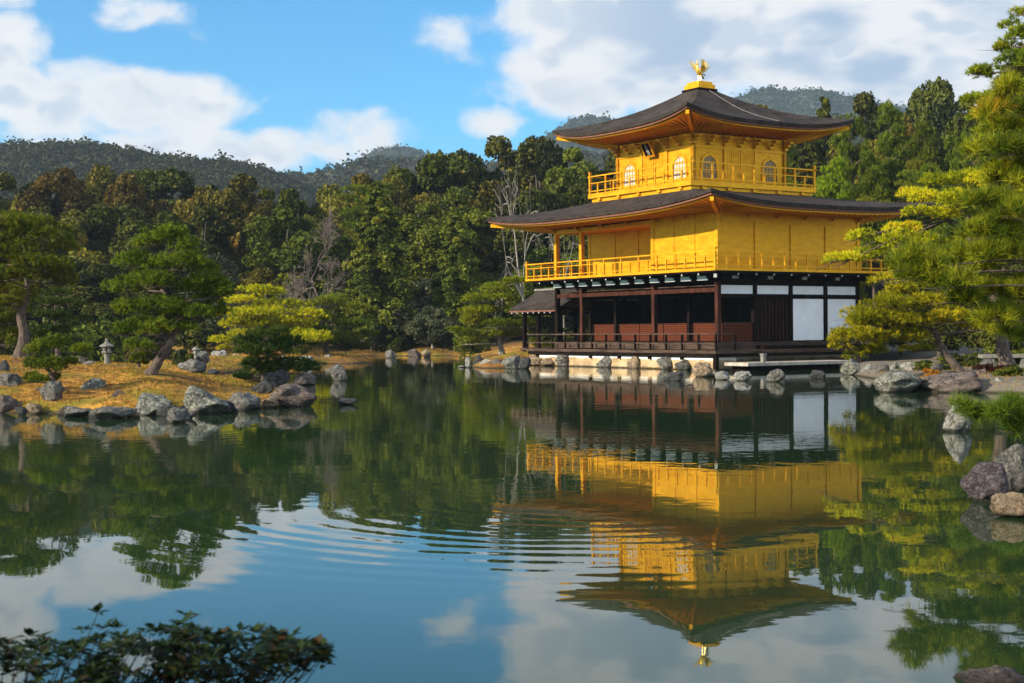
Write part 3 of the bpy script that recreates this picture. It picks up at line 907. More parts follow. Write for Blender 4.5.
def roof(cx, cy, hx, hy, tx, ty, ze, zt, up, th, soff_x, soff_y, zs, k_curve=.55, n=22, m=12, top_up=0.0):
    """A hipped roof with upturned corners: shingle top with a thick edge, gilded eave board, soffit and rafters."""
    def edge(s, side, t):
        ex, ey = hx + (tx - hx) * s, hy + (ty - hy) * s
        fl = up * .9 * abs(t) ** 3 * (1 - s) ** 2
        zz = ze + (zt - ze) * (k_curve * s + (1 - k_curve) * s * s) + up * abs(t) ** 3.2 * (1 - s) ** 1.6
        return [(cx - ex, cy - ey * t, zz), (cx + ex * t, cy - ey, zz), (cx + ex, cy + ey * t, zz), (cx - ex * t, cy + ey, zz)][side]
    ts = np.linspace(-1, 1, 2 * n + 1)
    ts = np.sign(ts) * (1 - (1 - np.abs(ts)) ** 1.25)
    mb = MB()
    for side in range(4):
        vs = [edge(i / m, side, t_) for i in range(m + 1) for t_ in ts]
        w_ = len(ts)
        mb.add(vs, [(i * w_ + j, i * w_ + j + 1, (i + 1) * w_ + j + 1, (i + 1) * w_ + j) for i in range(m) for j in range(w_ - 1)])
    o = part(mb, 'roof', M['shingle'])
    for p in o.data.polygons: p.use_smooth = True
    # the thick stacked edge of the shingles
    def ring(inset, dz0, dz1, mat, name):
        q = MB()
        for side in range(4):
            vs = []
            for t_ in ts:
                p = Vector(edge(0, side, t_))
                c0 = Vector((cx, cy, p.z))
                def sh(i_):
                    return Vector((cx + (p.x - cx) * (1 - i_ / hx), cy + (p.y - cy) * (1 - i_ / hy), p.z))
                a, b_ = sh(inset), sh(inset + .22)
                vs += [(a.x, a.y, p.z + dz0), (a.x, a.y, p.z + dz1), (b_.x, b_.y, p.z + dz1), (b_.x, b_.y, p.z + dz0)]
            w_ = len(ts)
            fs = []
            for j in range(w_ - 1):
                for e_ in range(4):
                    f_ = (e_ + 1) % 4
                    fs.append((j * 4 + e_, (j + 1) * 4 + e_, (j + 1) * 4 + f_, j * 4 + f_))
            q.add(vs, fs)
        return part(q, name, mat)
    ring(.0, -.004, -th * .6, M['shingle'], 'shingle_edge')
    ring(.07, -th * .6 - .002, -th, M['shingle_edge'], 'shingle_edge')
    ring(.20, -th - .002, -th - .06, G, 'eave_board')
    # soffit and rafters
    q = MB(); rf = MB()
    for side in range(4):
        vs = []
        for t_ in ts:
            p = Vector(edge(0, side, t_))
            a = (cx + (p.x - cx) * (1 - .2 / hx), cy + (p.y - cy) * (1 - .2 / hy), p.z - th - .05)
            if side in (0, 2):
                b_ = (cx + (-soff_x if side == 0 else soff_x), cy + (p.y - cy) / hy * soff_y, zs)
            else:
                b_ = (cx + (p.x - cx) / hx * soff_x, cy + (-soff_y if side == 1 else soff_y), zs)
            vs += [a, b_]
        q.add(vs, [(2 * j, 2 * j + 1, 2 * j + 3, 2 * j + 2) for j in range(len(ts) - 1)])
        L = (hy if side in (0, 2) else hx)
        nr = int(L * 2 / .34)
        for j in range(nr + 1):
            t_ = -1 + 2 * j / nr
            t_ *= .985
            p = Vector(edge(0, side, t_))
            a = Vector((cx + (p.x - cx) * (1 - .46 / hx), cy + (p.y - cy) * (1 - .46 / hy), p.z - th - .075))
            if side in (0, 2):
                so = L * t_ if abs(L * t_) < soff_y else math.copysign(soff_y, t_)
                b_ = Vector((cx + (-soff_x if side == 0 else soff_x), cy + (-so if side == 0 else so), zs - .035))
            else:
                so = L * t_ if abs(L * t_) < soff_x else math.copysign(soff_x, t_)
                b_ = Vector((cx + (so if side == 1 else -so), cy + (-soff_y if side == 1 else soff_y), zs - .035))
            rf.bar(a, b_, .06, .065)
    part(q, 'soffit', G)
    part(rf, 'rafters', G)
    # carved corner beams that show under each upturned corner
    for (sx, sy) in ((-1, -1), (1, -1), (-1, 1), (1, 1)):
        a = Vector((cx + sx * soff_x, cy + sy * soff_y, zs - .08))
        p = Vector((cx + sx * (hx - .16), cy + sy * (hy - .16), ze + up - th - .16))
        part(MB().bar(a, p, .15, .17), 'corner_beam', G)
    return edge


CX, CY = LX / 2, LY / 2
roof(CX, CY, CX + 2.42, CY + 2.42, 3.45, 3.45, 6.93, 7.92, .42, .25, CX - .02, CY - .02, 6.74, k_curve=.75)
# row of gilded bracket blocks under the second eave
for k in range(7):
    y = .1 + k * 4.2 / 6 if False else .08 + k * (LY - .16) / 6
    part(MB().cbox((-.10, y, 6.56), .15, .10, .10).cbox((-.24, y, 6.64), .14, .09, .07), 'eave_bracket', G)
for k in range(1, 6):
    x = .08 + k * (LX - .16) / 5
    part(MB().cbox((x, -.10, 6.56), .10, .15, .10).cbox((x, -.24, 6.64), .09, .14, .07), 'eave_bracket', G)

# third storey
Z3, H3 = 8.25, 2.76
X0, X1, Y0, Y1 = CX - H3, CX + H3, CY - H3, CY + H3
part(MB().box(CX - 3.66, CX + 3.66, CY - 3.66, CY + 3.66, 7.72, 8.02), 'balcony_base', G)
balcony(CX - 3.8, CX + 3.8, CY - 3.8, CY + 3.8, Z3, .225, .80, G, 'balcony_floor', (12, 12), .2)
bm_ = MB()
for k in range(5):
    s_ = -3.0 + k * 1.5
    bm_.cbox((CX - 3.70, CY + s_, 7.95), .12, .22, .12).cbox((CX + s_, CY - 3.70, 7.95), .22, .12, .12)
part(bm_, 'base_bracket', G)
T3 = 10.52
part(MB().box(X0, X1, Y0, Y1, Z3, T3), 'gold_wall', G)
B3 = H3 * 2 / 3
for i in range(4):
    for (x, y) in ((X0, Y0 + i * B3), (X0 + i * B3, Y0), (X1, Y0 + i * B3), (X0 + i * B3, Y1)):
        if (i in (0, 3)) and (x == X0 and y in (Y0,) and i == 0 and False):
            continue
        part(MB().box(x - .085, x + .085, y - .085, y + .085, Z3, T3 - .02), 'post', G, bevel=.012)
part(MB().box(X0 - .05, X0 - .003, Y0, Y1, 9.86, 9.98).box(X0 - .05, X0 - .003, Y0, Y1, 8.42, 8.5).box(X0, X1, Y0 - .05, Y0 - .003, 9.86, 9.98).box(X0, X1, Y0 - .05, Y0 - .003, 8.42, 8.5), 'beam', G)


def bell(cu, z0_, w_, h_, n=9):
    """The bell-shaped outline of the windows, from the left foot round to the right foot."""
    pts = [(cu - w_ * .54, z0_), (cu - w_ * .5, z0_ + h_ * .30), (cu - w_ * .48, z0_ + h_ * .60)]
    for i in range(1, n):
        a = math.pi / 2 * i / n
        pts.append((cu - w_ * .48 * math.cos(a) ** .8, z0_ + h_ * (.60 + .33 * math.sin(a))))
    pts.append((cu, z0_ + h_))
    return pts + [(2 * cu - x, z) for x, z in pts[-2::-1]]


def bell_window(face, cu, pale):
    out_ = bell(cu, 8.46, 1.02, 1.24)
    inn = bell(cu, 8.46, .82, 1.10)
    ax = 0 if face == 'front' else 1
    base = X0 if ax == 0 else Y0
    mb = MB()
    n = len(out_)
    def mk(p, d): return (base - d, p[0], p[1]) if ax == 0 else (p[0], base - d, p[1])
    vs = [mk(p, .05) for p in out_] + [mk(p, .05) for p in inn] + [mk(p, .004) for p in out_] + [mk(p, .004) for p in inn]
    fs = []
    for i in range(n - 1):
        fs += [(i, i + 1, n + i + 1, n + i), (2 * n + i, 2 * n + i + 1, i + 1, i), (n + i, n + i + 1, 3 * n + i + 1, 3 * n + i)]
    mb.add(vs, fs)
    wn = part(mb, 'bell_window', G)
    pn = MB(); pn.prism(inn, ax, base - .012, base - .005)
    part(pn, 'pane', M['paper'] if pale else M['dark_pane'], wn)
    br = MB()
    for du in (-.2, 0, .2):
        if ax == 0: br.box(base - .035, base - .014, cu + du - .014, cu + du + .014, 8.47, 9.5 - abs(du) * .8)
        else: br.box(cu + du - .014, cu + du + .014, base - .035, base - .014, 8.47, 9.5 - abs(du) * .8)
    for zz in (8.78, 9.0, 9.22):
        if ax == 0: br.box(base - .033, base - .016, cu - .38, cu + .38, zz - .012, zz + .012)
        else: br.box(cu - .38, cu + .38, base - .033, base - .016, zz - .012, zz + .012)
    part(br, 'window_bars', G, wn)


for cu in (Y0 + B3 / 2, Y1 - B3 / 2): bell_window('front', cu, True)
for cu in (X0 + B3 / 2, X1 - B3 / 2): bell_window('side', cu, False)
for face in (0, 1):     # panelled doors in the middle bays
    c0 = CY if face == 0 else CX
    for sgn in (-1, 1):
        q = MB(); u0, u1 = (c0 + .02, c0 + .8) if sgn > 0 else (c0 - .8, c0 - .02)
        def bx_(a, b_, za, zb, d0, d1):
            if face == 0: q.box(X0 - d1, X0 - d0, a, b_, za, zb)
            else: q.box(a, b_, Y0 - d1, Y0 - d0, za, zb)
        bx_(u0, u1, 8.502, 9.855, .004, .028)
        for f_ in (0, 1):
            ua = u0 if f_ == 0 else u1 - .07
            bx_(ua, ua + .07, 8.505, 9.85, .029, .055)
        for zz in (8.51, 8.95, 9.05, 9.78):
            bx_(u0 + .071, u1 - .071, zz, zz + .06, .029, .05)
        for i in range(1, 6):
            uu = u0 + .07 + (u1 - u0 - .14) * i / 6
            bx_(uu - .012, uu + .012, 9.112, 9.778, .029, .045)
        part(q, 'panel_door', G)
# brackets over the posts, the name board and the eaves
for i in range(7):
    s_ = -H3 + i * H3 / 3
    for (x, y, dx, dy) in ((X0, CY + s_, -1, 0), (CX + s_, Y0, 0, -1)):
        q = MB()
        q.cbox((x + dx * .12, y + dy * .12, 10.06), .12 if dx else .20, .20 if dx else .12, .10)
        q.cbox((x + dx * .22, y + dy * .22, 10.20), .26 if dx else .12, .12 if dx else .26, .10)
        q.cbox((x + dx * .36, y + dy * .36, 10.34), .34 if dx else .20, .20 if dx else .34, .10)
        part(q, 'eave_bracket', G)
E3 = roof(CX, CY, 5.02, 5.02, .5, .5, 10.91, 12.98, .48, .24, H3 - .02, H3 - .02, 10.60, k_curve=.50, m=16)
plq = empty('name_board'); plq.parent = pav
plq.location = (X0 - .42, CY, 10.02); plq.rotation_euler = (0, math.radians(-28), 0)
fr = MB().box(-.03, .03, -.36, .36, -.38, -.30).box(-.03, .03, -.36, .36, .30, .38).box(-.03, .03, -.36, -.28, -.30, .30).box(-.03, .03, .28, .36, -.30, .30)
fr.build('frame', G, plq)
MB().box(-.015, .015, -.28, .28, -.30, .30).build('board', DW, plq)
try:
    fc = bpy.data.curves.new('lettering', 'FONT')
    fc.body = "究\n竟\n頂"
    fc.size = .2; fc.align_x = 'CENTER'; fc.space_line = .85; fc.extrude = .004
    fo = bpy.data.objects.new('lettering', fc)
    COL.objects.link(fo)
    bpy.context.view_layer.update()
    me = bpy.data.meshes.new_from_object(fo.evaluated_get(bpy.context.evaluated_depsgraph_get()))
    bpy.data.objects.remove(fo)
    me.materials.clear(); me.materials.append(M['white_tip'])
    lo = link('lettering', me, plq)
    zs_ = [v.co.y for v in me.vertices]
    lo.location = (-.02, 0, -(max(zs_) + min(zs_)) / 2)
    lo.rotation_euler = (math.radians(90), 0, math.radians(-90))
except Exception as ex:
    print('lettering skipped', ex)

# lightning cable down the shaded slope
pts = [Vector(E3(s_, 1, .12 + .02 * math.sin(s_ * 9))) + Vector((0, 0, .03)) for s_ in np.linspace(.08, .98, 12)]
part(MB().tube(pts, .014, 5), 'roof_cable', M['iron'])

# finial: stepped pedestal and the gilded bird
part(MB().box(CX - .60, CX + .60, CY - .60, CY + .60, 12.86, 13.04), 'finial_plinth', DW, bevel=.02)
part(MB().box(CX - .52, CX + .52, CY - .52, CY + .52, 13.042, 13.24).box(CX - .43, CX + .43, CY - .43, CY + .43, 13.24, 13.38).box(CX - .2, CX + .2, CY - .2, CY + .2, 13.38, 13.44), 'finial_pedestal', G, bevel=.015)
M['bright_gold'] = simple_mat('polished_gold', (0.85, 0.55, 0.10), .3, metal=.6, var=.08)
bird = empty('phoenix_finial'); bird.parent = pav
bird.location = (CX, CY, 13.44)
bird.rotation_euler = (0, 0, math.radians(180 + 20))      # local +x is where it looks
q = MB()
for s_ in (-1, 1):
    q.tube([(0.02, s_ * .06, 0), (0.0, s_ * .06, .2), (-.02, s_ * .05, .32)], [.02, .018, .035], 6)
    q.box(-.03, .10, s_ * .06 - .03, s_ * .06 + .03, 0, .025)
body = [(-.24, 0, .36), (-.12, 0, .36), (.02, 0, .40), (.12, 0, .47), (.18, 0, .58), (.20, 0, .70), (.22, 0, .78), (.30, 0, .78)]
q.tube(smooth_path(body, 5), np.interp(np.linspace(0, 1, 36), [0, .2, .4, .6, .75, .88, 1], [.04, .11, .13, .09, .05, .06, .012]), 10)
q.prism([(.17, .83), (.13, .95), (.20, .90), (.22, .97), (.25, .88), (.24, .82)], 1, -.012, .012)
q.build('bird_body', M['bright_gold'], bird, smooth=False)
for s_ in (-1, 1):
    q = MB()
    for k in range(6):      # feathers fan up and back
        a = math.radians(62 + k * 14)
        L = .58 - .045 * k
        b0 = Vector((.06 - .05 * k, s_ * .10, .44))
        tip = b0 + Vector((math.cos(a) * L, s_ * .22, math.sin(a) * L))
        mid = (b0 + tip) / 2 + Vector((.03, s_ * .06, 0))
        q.bar(b0, mid, .09, .02); q.bar(mid, tip, .075, .016)
    q.build('wing', M['bright_gold'], bird)
q = MB()
for k in range(7):
    a = math.radians(195 - k * 17)
    L = .62 - .02 * abs(k - 3)
    b0 = Vector((-.2, (k - 3) * .015, .38))
    mid = b0 + Vector((math.cos(a) * L * .55, (k - 3) * .03, math.sin(a) * L * .6 + .05))
    tip = b0 + Vector((math.cos(a) * L, (k - 3) * .05, math.sin(a) * L))
    q.bar(b0, mid, .07, .018); q.bar(mid, tip, .085, .016)
q.build('tail', M['bright_gold'], bird)

# the fishing porch: a small gabled annexe reaching out over the water at the far end of the front
xr, wv_, ya, yb = 2.1, 1.72, LY + .28, 16.75
q = MB()
for (sg) in (-1, 1):
    a = [(xr + sg * wv_ * s_, 3.82 - .98 * (s_ ** .85)) for s_ in np.linspace(0, 1, 9)]
    vs = [(x, y, z) for (x, z) in a for y in (ya, yb)] + [(x, y, z - .11) for (x, z) in a for y in (ya, yb)]
    n = len(a)
    fs = []
    for i in range(n - 1):
        fs += [(2 * i, 2 * i + 1, 2 * i + 3, 2 * i + 2), (2 * n + 2 * i, 2 * n + 2 * i + 2, 2 * n + 2 * i + 3, 2 * n + 2 * i + 1),
               (2 * i, 2 * i + 2, 2 * n + 2 * i + 2, 2 * n + 2 * i), (2 * i + 1, 2 * n + 2 * i + 1, 2 * n + 2 * i + 3, 2 * i + 3)]
    fs.append((2 * n - 2, 2 * n - 1, 4 * n - 1, 4 * n - 2))
    q.add(vs, fs)
pr = part(q, 'porch_roof', M['shingle'])
MB().box(xr - .13, xr + .13, ya, yb + .05, 3.80, 3.90).build('ridge_cap', M['stone'], pr)
MB().box(xr - wv_ - .02, xr - wv_ + .06, ya, yb, 2.66, 2.733).box(xr + wv_ - .06, xr + wv_ + .02, ya, yb, 2.66, 2.733).build('eave_edge', M['shingle_edge'], pr)
q = MB()
for k in range(9):
    y = ya + .2 + k * (yb - ya - .4) / 8
    q.box(xr - wv_ + .0, xr - wv_ + .05, y - .035, y + .035, 2.58, 2.656)
q.build('rafter_ends', M['white_tip'], pr)
for (x, y) in ((.95, LY + 1.0), (.95, 14.9), (3.25, 14.9), (3.25, LY + 1.0), (.95, 16.2), (3.25, 16.2)):
    part(MB().box(x - .085, x + .085, y - .085, y + .085, -.4, 2.78), 'porch_post', DW)
part(MB().box(.9, 1.0, LY + .1, 16.5, 2.55, 2.70).box(3.2, 3.3, LY + .1, 16.5, 2.55, 2.70).box(1.003, 3.197, 14.85, 14.95, 2.5, 2.62).box(1.003, 3.197, 16.15, 16.25, 2.5, 2.62), 'porch_beam', DW)
part(MB().box(.8, 3.4, 13.11, 16.4, .70, .82), 'porch_floor', M['grey_wood'])

# ------------------------------------------------------------------ trees
def sphere_dirs(rng, n, zmin=-1.0):
    d = rng.normal(size=(n * 2 + 20, 3))
    d /= np.linalg.norm(d, axis=1)[:, None]
    return d[d[:, 2] > zmin][:n]


def tufts(rng, P, D, k, ln, wd, spread=.75):
    """Needle tufts: k thin blades fanning out from each point along D."""
    n = len(P)
    d = D[:, None, :] + rng.normal(size=(n, k, 3)) * spread
    d /= np.linalg.norm(d, axis=2)[:, :, None] + 1e-9
    L = ln * rng.uniform(.6, 1.2, (n, k, 1))
    s = np.cross(d, rng.normal(size=(n, k, 3)))
    s /= np.linalg.norm(s, axis=2)[:, :, None] + 1e-9
    b = P[:, None, :] + rng.normal(size=(n, k, 3)) * ln * .10
    V = np.stack([b - s * wd, b + s * wd, b + d * L], 2).reshape(-1, 3)
    return V, np.arange(len(V)).reshape(-1, 3)


def pad_points(rng, c, r, dens):
    """Points and directions over one cloud-shaped pad of needles: its domed top, rim and a ragged underside."""
    n = max(12, int(dens * 3.4 * (r[0] * r[1] + .5 * (r[0] + r[1]) * r[2])))
    # uneven: a pad is a few overlapping sub-clumps
    kk = max(3, int(3 + r[0] * 3))
    sub = rng.normal(size=(kk, 3)) * np.array([.42, .42, .25])
    sub[:, :2] = np.clip(sub[:, :2], -.7, .7)
    w_ = rng.integers(0, kk, n)
    d = sphere_dirs(rng, n, -.35)
    w_ = w_[:len(d)]
    n = len(d)
    rad = rng.uniform(.55, 1.0, n)[:, None]
    p = sub[w_] + d * rad * np.array([.56, .56, .85])
    P = np.array(c) + p * np.array(r)
    D = d * np.array([.55, .55, .6]) + np.array([0, 0, .55])
    return P, D


def make_pine(label, group, base, trunk, pads, mats, tr=.14, dens=26, ln=.17, wd=.010, k=9, seed=1, name='pine_tree', cat='pine tree', spread=.7, extra=1.0, bark='bark', tip_share=.0, limb_r=.03, limb_k=.014):
    """A trained pine: a bending trunk, limbs reaching to each pad and needle pads of uneven shape.
    trunk: world points from the ground up; pads: (centre, (rx, ry, rz))."""
    rng = np.random.default_rng(seed)
    root = empty(name, base)
    tag(root, label, cat, group)
    B = Vector(base)
    path = smooth_path([Vector(p) - B for p in trunk], 6)
    n = len(path)
    rads = [tr * (1 - .80 * (i / (n - 1)) ** .9) * (1 + .35 * max(0, 1 - i / 4)) for i in range(n)]
    V, Fq = tube_np(path, rads, 9)
    V = V + rng.normal(size=V.shape) * tr * .06
    Vs, Fs, off = [V], [Fq], len(V)
    TP = np.array([tuple(p) for p in path])
    ln *= .66; dens *= 2.0; wd *= 1.05
    NV, NF, NT_, noff = [], [], [], 0
    for (c, r) in pads:
        c = np.array(tuple(Vector(c) - B)); r = np.array(r)
        # limb from the trunk: start a bit below the pad
        dd = np.linalg.norm((TP - c) * np.array([1, 1, 1.6]) + np.array([0, 0, .25]), axis=1)
        i0 = int(np.argmin(dd[: n])) if n else 0
        i0 = max(2, min(n - 2, i0))
        a = TP[i0]
        mid = (a + c) / 2 + np.array([rng.normal() * .08, rng.normal() * .08, .05 * np.linalg.norm(c - a) - r[2] * .4])
        under = c - np.array([0, 0, r[2] * .35])
        L = np.linalg.norm(under - a)
        r0 = min(rads[i0] * .45, limb_r * .6 + limb_k * L)
        lp = smooth_path([a, mid, under, under + (under - mid) * .35], 4)
        V, Fq = tube_np(lp, np.linspace(r0, r0 * .25, len(lp)), 5)
        Vs.append(V); Fs.append(Fq + off); off += len(V)
        for _ in range(int(4 + 5 * r[0])):      # twigs inside the pad
            e = under + (rng.normal(size=3) * np.array([.55, .55, .35])) * r
            lp = [under, (under + e) / 2 + rng.normal(size=3) * .04, e]
            V, Fq = tube_np(lp, [r0 * .35, r0 * .25, r0 * .1], 4)
            Vs.append(V); Fs.append(Fq + off); off += len(V)
        P, D = pad_points(rng, c, r, dens)
        V, Ft = tufts(rng, P, D, k, ln, wd, spread)
        NV.append(V); NF.append(Ft + noff); noff += len(V)
        hgt = (P[:, 2] - c[2]) / r[2]
        NT_.append(np.repeat(np.clip(rng.uniform(.0, .8, len(P)) + rng.normal(0, .15) + (rng.random(len(P)) < tip_share) * .5, 0, 1), k * 3))
    link('trunk', np_mesh('trunk', np.concatenate(Vs), np.concatenate(Fs), M[bark], smooth=True), root)
    link('crown', np_mesh('crown', np.concatenate(NV), np.concatenate(NF), M[mats], tint=np.concatenate(NT_)), root)
    return root


def pads_px(rng, Y, lst, depth=1.0, jit=0.0, yfac=.85, dup=.45):
    """Pads given by pixel centre and half-size at depth about Y, spread in depth so the crown is round."""
    out = []
    for e in lst:
        px, py, hw, hh = e[:4]
        dy = e[4] if len(e) > 4 else rng.uniform(-1, 1) * depth
        c = at(px, py, Y + dy)
        s = (Y + dy) / F
        out.append((c, (hw * s * 1.12, hw * s * yfac * 1.1, max(hh * s * 1.12, .05))))
        if rng.random() < dup:     # a companion further round the trunk
            dy2 = -dy + rng.uniform(-.3, .3) * depth
            c2 = at(px + rng.uniform(-.5, .5) * hw, py + rng.uniform(-.4, .6) * hh, Y + dy2)
            out.append((c2, (hw * s * .95, hw * s * yfac * .9, max(hh * s * 1.2, .05))))
    return out


def on_ground(px, Y, py=None):
    p = at(px, py if py is not None else 360, Y)
    return Vector((p.x, p.y, th(p.x, p.y) - .05))


R1 = np.random.default_rng(11)
Y = 34.5
make_pine("leaning green pine with a bent trunk on the mossy island beside the stone lantern", None, on_ground(150, Y),
          [on_ground(150, Y), at(158, 362, Y), at(170, 342, Y), at(173, 318, Y + .1), at(166, 300, Y), at(168, 275, Y - .1), at(170, 255, Y), at(166, 238, Y)],
          pads_px(R1, Y, [(166, 235, 24, 9), (148, 243, 18, 9), (192, 245, 19, 9), (138, 263, 20, 10), (176, 262, 26, 9), (207, 268, 18, 9), (128, 284, 20, 10), (160, 283, 26, 10), (196, 286, 25, 10),
                          (216, 293, 13, 8), (124, 306, 15, 10), (150, 305, 24, 10), (190, 311, 25, 10), (212, 314, 14, 8), (118, 330, 13, 9), (140, 328, 22, 10), (180, 327, 15, 7), (204, 300, 18, 9),
                          (142, 346, 13, 8)], .75), 'needle', tr=.135, dens=95, ln=.155, wd=.009, k=10, seed=21)
Y = 42.0
make_pine("tall dark green pine with an upright grey trunk on the mossy island's inland end", None, on_ground(20, Y),
          [on_ground(20, Y), at(24, 335, Y), at(21, 312, Y), at(27, 292, Y), at(26, 260, Y + .2), at(24, 232, Y)],
          pads_px(R1, Y, [(10, 226, 30, 9), (40, 235, 26, 9), (60, 246, 13, 8), (8, 250, 30, 9), (46, 262, 28, 9), (4, 275, 28, 9), (56, 280, 20, 8), (14, 291, 26, 8), (-16, 262, 24, 9),
                          (10, 303, 18, 6), (-20, 290, 24, 8), (-14, 240, 24, 8), (58, 268, 16, 6)], 1.1), 'needle', tr=.185, dens=75, ln=.18, wd=.011, k=10, seed=22)
Y = 50.0
make_pine("small layered dark pine standing in shade behind the tall island pine", None, on_ground(58, Y),
          [on_ground(58, Y), at(57, 345, Y), at(55, 320, Y), at(56, 295, Y)],
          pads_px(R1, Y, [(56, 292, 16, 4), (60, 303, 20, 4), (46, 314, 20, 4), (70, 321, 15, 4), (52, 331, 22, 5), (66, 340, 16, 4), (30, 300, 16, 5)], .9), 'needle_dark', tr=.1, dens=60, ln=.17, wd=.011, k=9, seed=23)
make_pine("low spreading dark pine at the picture edge behind the island's upright trunk", None, on_ground(-8, Y),
          [on_ground(-8, Y), at(-7, 345, Y), at(-4, 325, Y), at(-6, 310, Y)],
          pads_px(R1, Y, [(0, 310, 22, 8), (10, 322, 20, 7), (0, 335, 20, 7), (-20, 322, 20, 8), (14, 340, 14, 6)], .9), 'needle', tr=.1, dens=60, ln=.17, wd=.011, k=9, seed=24)
Y = 32.6
make_pine("little bushy pine on the shore of the mossy island between grey rocks", None, on_ground(55, Y),
          [on_ground(55, Y), at(53, 380, Y), at(48, 366, Y), at(52, 352, Y), at(58, 344, Y)],
          pads_px(R1, Y, [(36, 350, 13, 8), (76, 350, 15, 6), (55, 343, 17, 7), (45, 364, 15, 8), (36, 380, 11, 5), (56, 380, 10, 6), (71, 361, 11, 4), (60, 366, 10, 6), (30, 362, 9, 6)], .4), 'needle', tr=.06, dens=150, ln=.13, wd=.008, k=10, seed=25)
Y = 36.5
make_pine("young round pine in front of the leaning island pine's trunk", None, on_ground(139, Y),
          [on_ground(139, Y), at(139, 366, Y), at(138, 352, Y), at(140, 340, Y)],
          pads_px(R1, Y, [(138, 350, 15, 8), (130, 357, 10, 6), (148, 355, 10, 7), (138, 362, 9, 4)], .35), 'needle', tr=.05, dens=140, ln=.13, wd=.008, k=10, seed=26)
Y = 37.0
make_pine("dark green low pine on the tip of the island overhanging a black rounded rock", None, on_ground(262, Y),
          [on_ground(262, Y), at(264, 376, Y), at(268, 362, Y), at(266, 348, Y), at(268, 335, Y)],
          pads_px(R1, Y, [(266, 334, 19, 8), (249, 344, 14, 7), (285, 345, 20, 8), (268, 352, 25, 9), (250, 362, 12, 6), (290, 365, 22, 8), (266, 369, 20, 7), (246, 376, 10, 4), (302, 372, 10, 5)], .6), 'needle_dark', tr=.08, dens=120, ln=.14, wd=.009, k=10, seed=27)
Y = 80.0
make_pine("bright yellow-green layered pine on the rocky islet behind the island tip", None, on_ground(268, Y),
          [on_ground(268, Y), at(270, 345, Y), at(262, 328, Y), at(268, 310, Y), at(266, 294, Y)],
          pads_px(R1, Y, [(262, 291, 18, 5), (240, 300, 15, 4), (285, 304, 22, 5), (255, 312, 30, 5), (235, 322, 14, 4), (272, 322, 34, 6), (302, 314, 16, 5), (225, 340, 14, 4), (252, 334, 25, 5),
                          (292, 335, 30, 6), (228, 349, 10, 3)], 1.6), 'needle_bright', tr=.2, dens=26, ln=.25, wd=.02, k=9, seed=28)
Y = 84.0
make_pine("mid green layered pine on the rocky islet beside the bright yellow-green pine", None, on_ground(326, Y),
          [on_ground(326, Y), at(326, 345, Y), at(332, 325, Y), at(336, 300, Y)],
          pads_px(R1, Y, [(332, 300, 20, 5), (352, 307, 20, 5), (322, 317, 22, 6), (358, 324, 20, 5), (310, 330, 20, 6), (342, 339, 22, 6), (354, 345, 14, 4), (366, 334, 14, 4), (318, 343, 14, 4)], 1.6), 'needle', tr=.2, dens=26, ln=.25, wd=.02, k=9, seed=29)
Y = 77.0
make_pine("bushy light green pine with a slim grey trunk beside the fishing porch", None, on_ground(502, Y),
          [on_ground(502, Y), at(500, 342, Y), at(498, 325, Y), at(503, 305, Y), at(498, 284, Y)],
          pads_px(R1, Y, [(492, 288, 16, 5), (516, 282, 14, 4), (478, 299, 16, 5), (505, 299, 20, 5), (485, 311, 20, 5), (515, 311, 16, 5), (475, 322, 14, 5), (500, 325, 20, 5), (480, 334, 18, 5), (514, 335, 14, 5),
                          (468, 343, 10, 4), (462, 330, 12, 4), (530, 325, 12, 6)], 1.5, dup=.9), 'needle_light', tr=.16, dens=34, ln=.22, wd=.016, k=9, seed=30, bark='bark_grey')
Y = 42.5
make_pine("low bright yellow-green pine leaning over the lichened boulders before the white panels", None, on_ground(985, Y),
          [on_ground(985, Y), at(968, 376, Y), at(952, 362, Y), at(940, 345, Y), at(934, 332, Y), at(915, 326, Y), at(890, 322, Y)],
          pads_px(R1, Y, [(895, 304, 28, 9), (930, 300, 25, 9), (874, 317, 24, 8), (910, 321, 30, 8), (950, 316, 25, 8), (858, 337, 22, 9), (895, 336, 26, 8), (935, 322, 20, 7), (870, 350, 20, 8), (846, 334, 11, 5),
                          (970, 325, 14, 7), (884, 280, 20, 6), (908, 288, 22, 6), (915, 350, 16, 4), (862, 322, 14, 6), (940, 285, 16, 6)], 1.0), 'needle_bright', tr=.17, dens=68, ln=.18, wd=.011, k=10, seed=31)
Y = 45.0
make_pine("tall spreading yellow-green pine whose upper pads cover the pavilion's far eave corner", None, on_ground(1010, Y),
          [on_ground(1010, Y), at(1003, 350, Y), at(998, 310, Y), at(988, 275, Y), at(978, 250, Y), at(960, 228, Y), at(944, 215, Y), at(955, 190, Y)],
          pads_px(R1, Y, [(950, 181, 26, 8), (986, 184, 20, 8), (925, 195, 22, 8), (965, 200, 28, 8), (1002, 200, 22, 8), (917, 212, 17, 7), (940, 214, 22, 6), (897, 230, 20, 6), (985, 212, 20, 7), (860, 236, 14, 6),
                          (905, 240, 25, 7), (940, 248, 26, 7), (880, 254, 22, 7), (850, 258, 20, 5), (915, 262, 25, 7), (960, 264, 25, 8), (833, 261, 9, 3), (990, 258, 20, 8), (1020, 185, 18, 8), (1025, 215, 18, 8)], 1.3),
          'needle_bright', tr=.24, dens=62, ln=.19, wd=.011, k=10, seed=32)
Y = 20.0
tb = Vector((8.35, 20.0, th(8.35, 20.0) - .05))
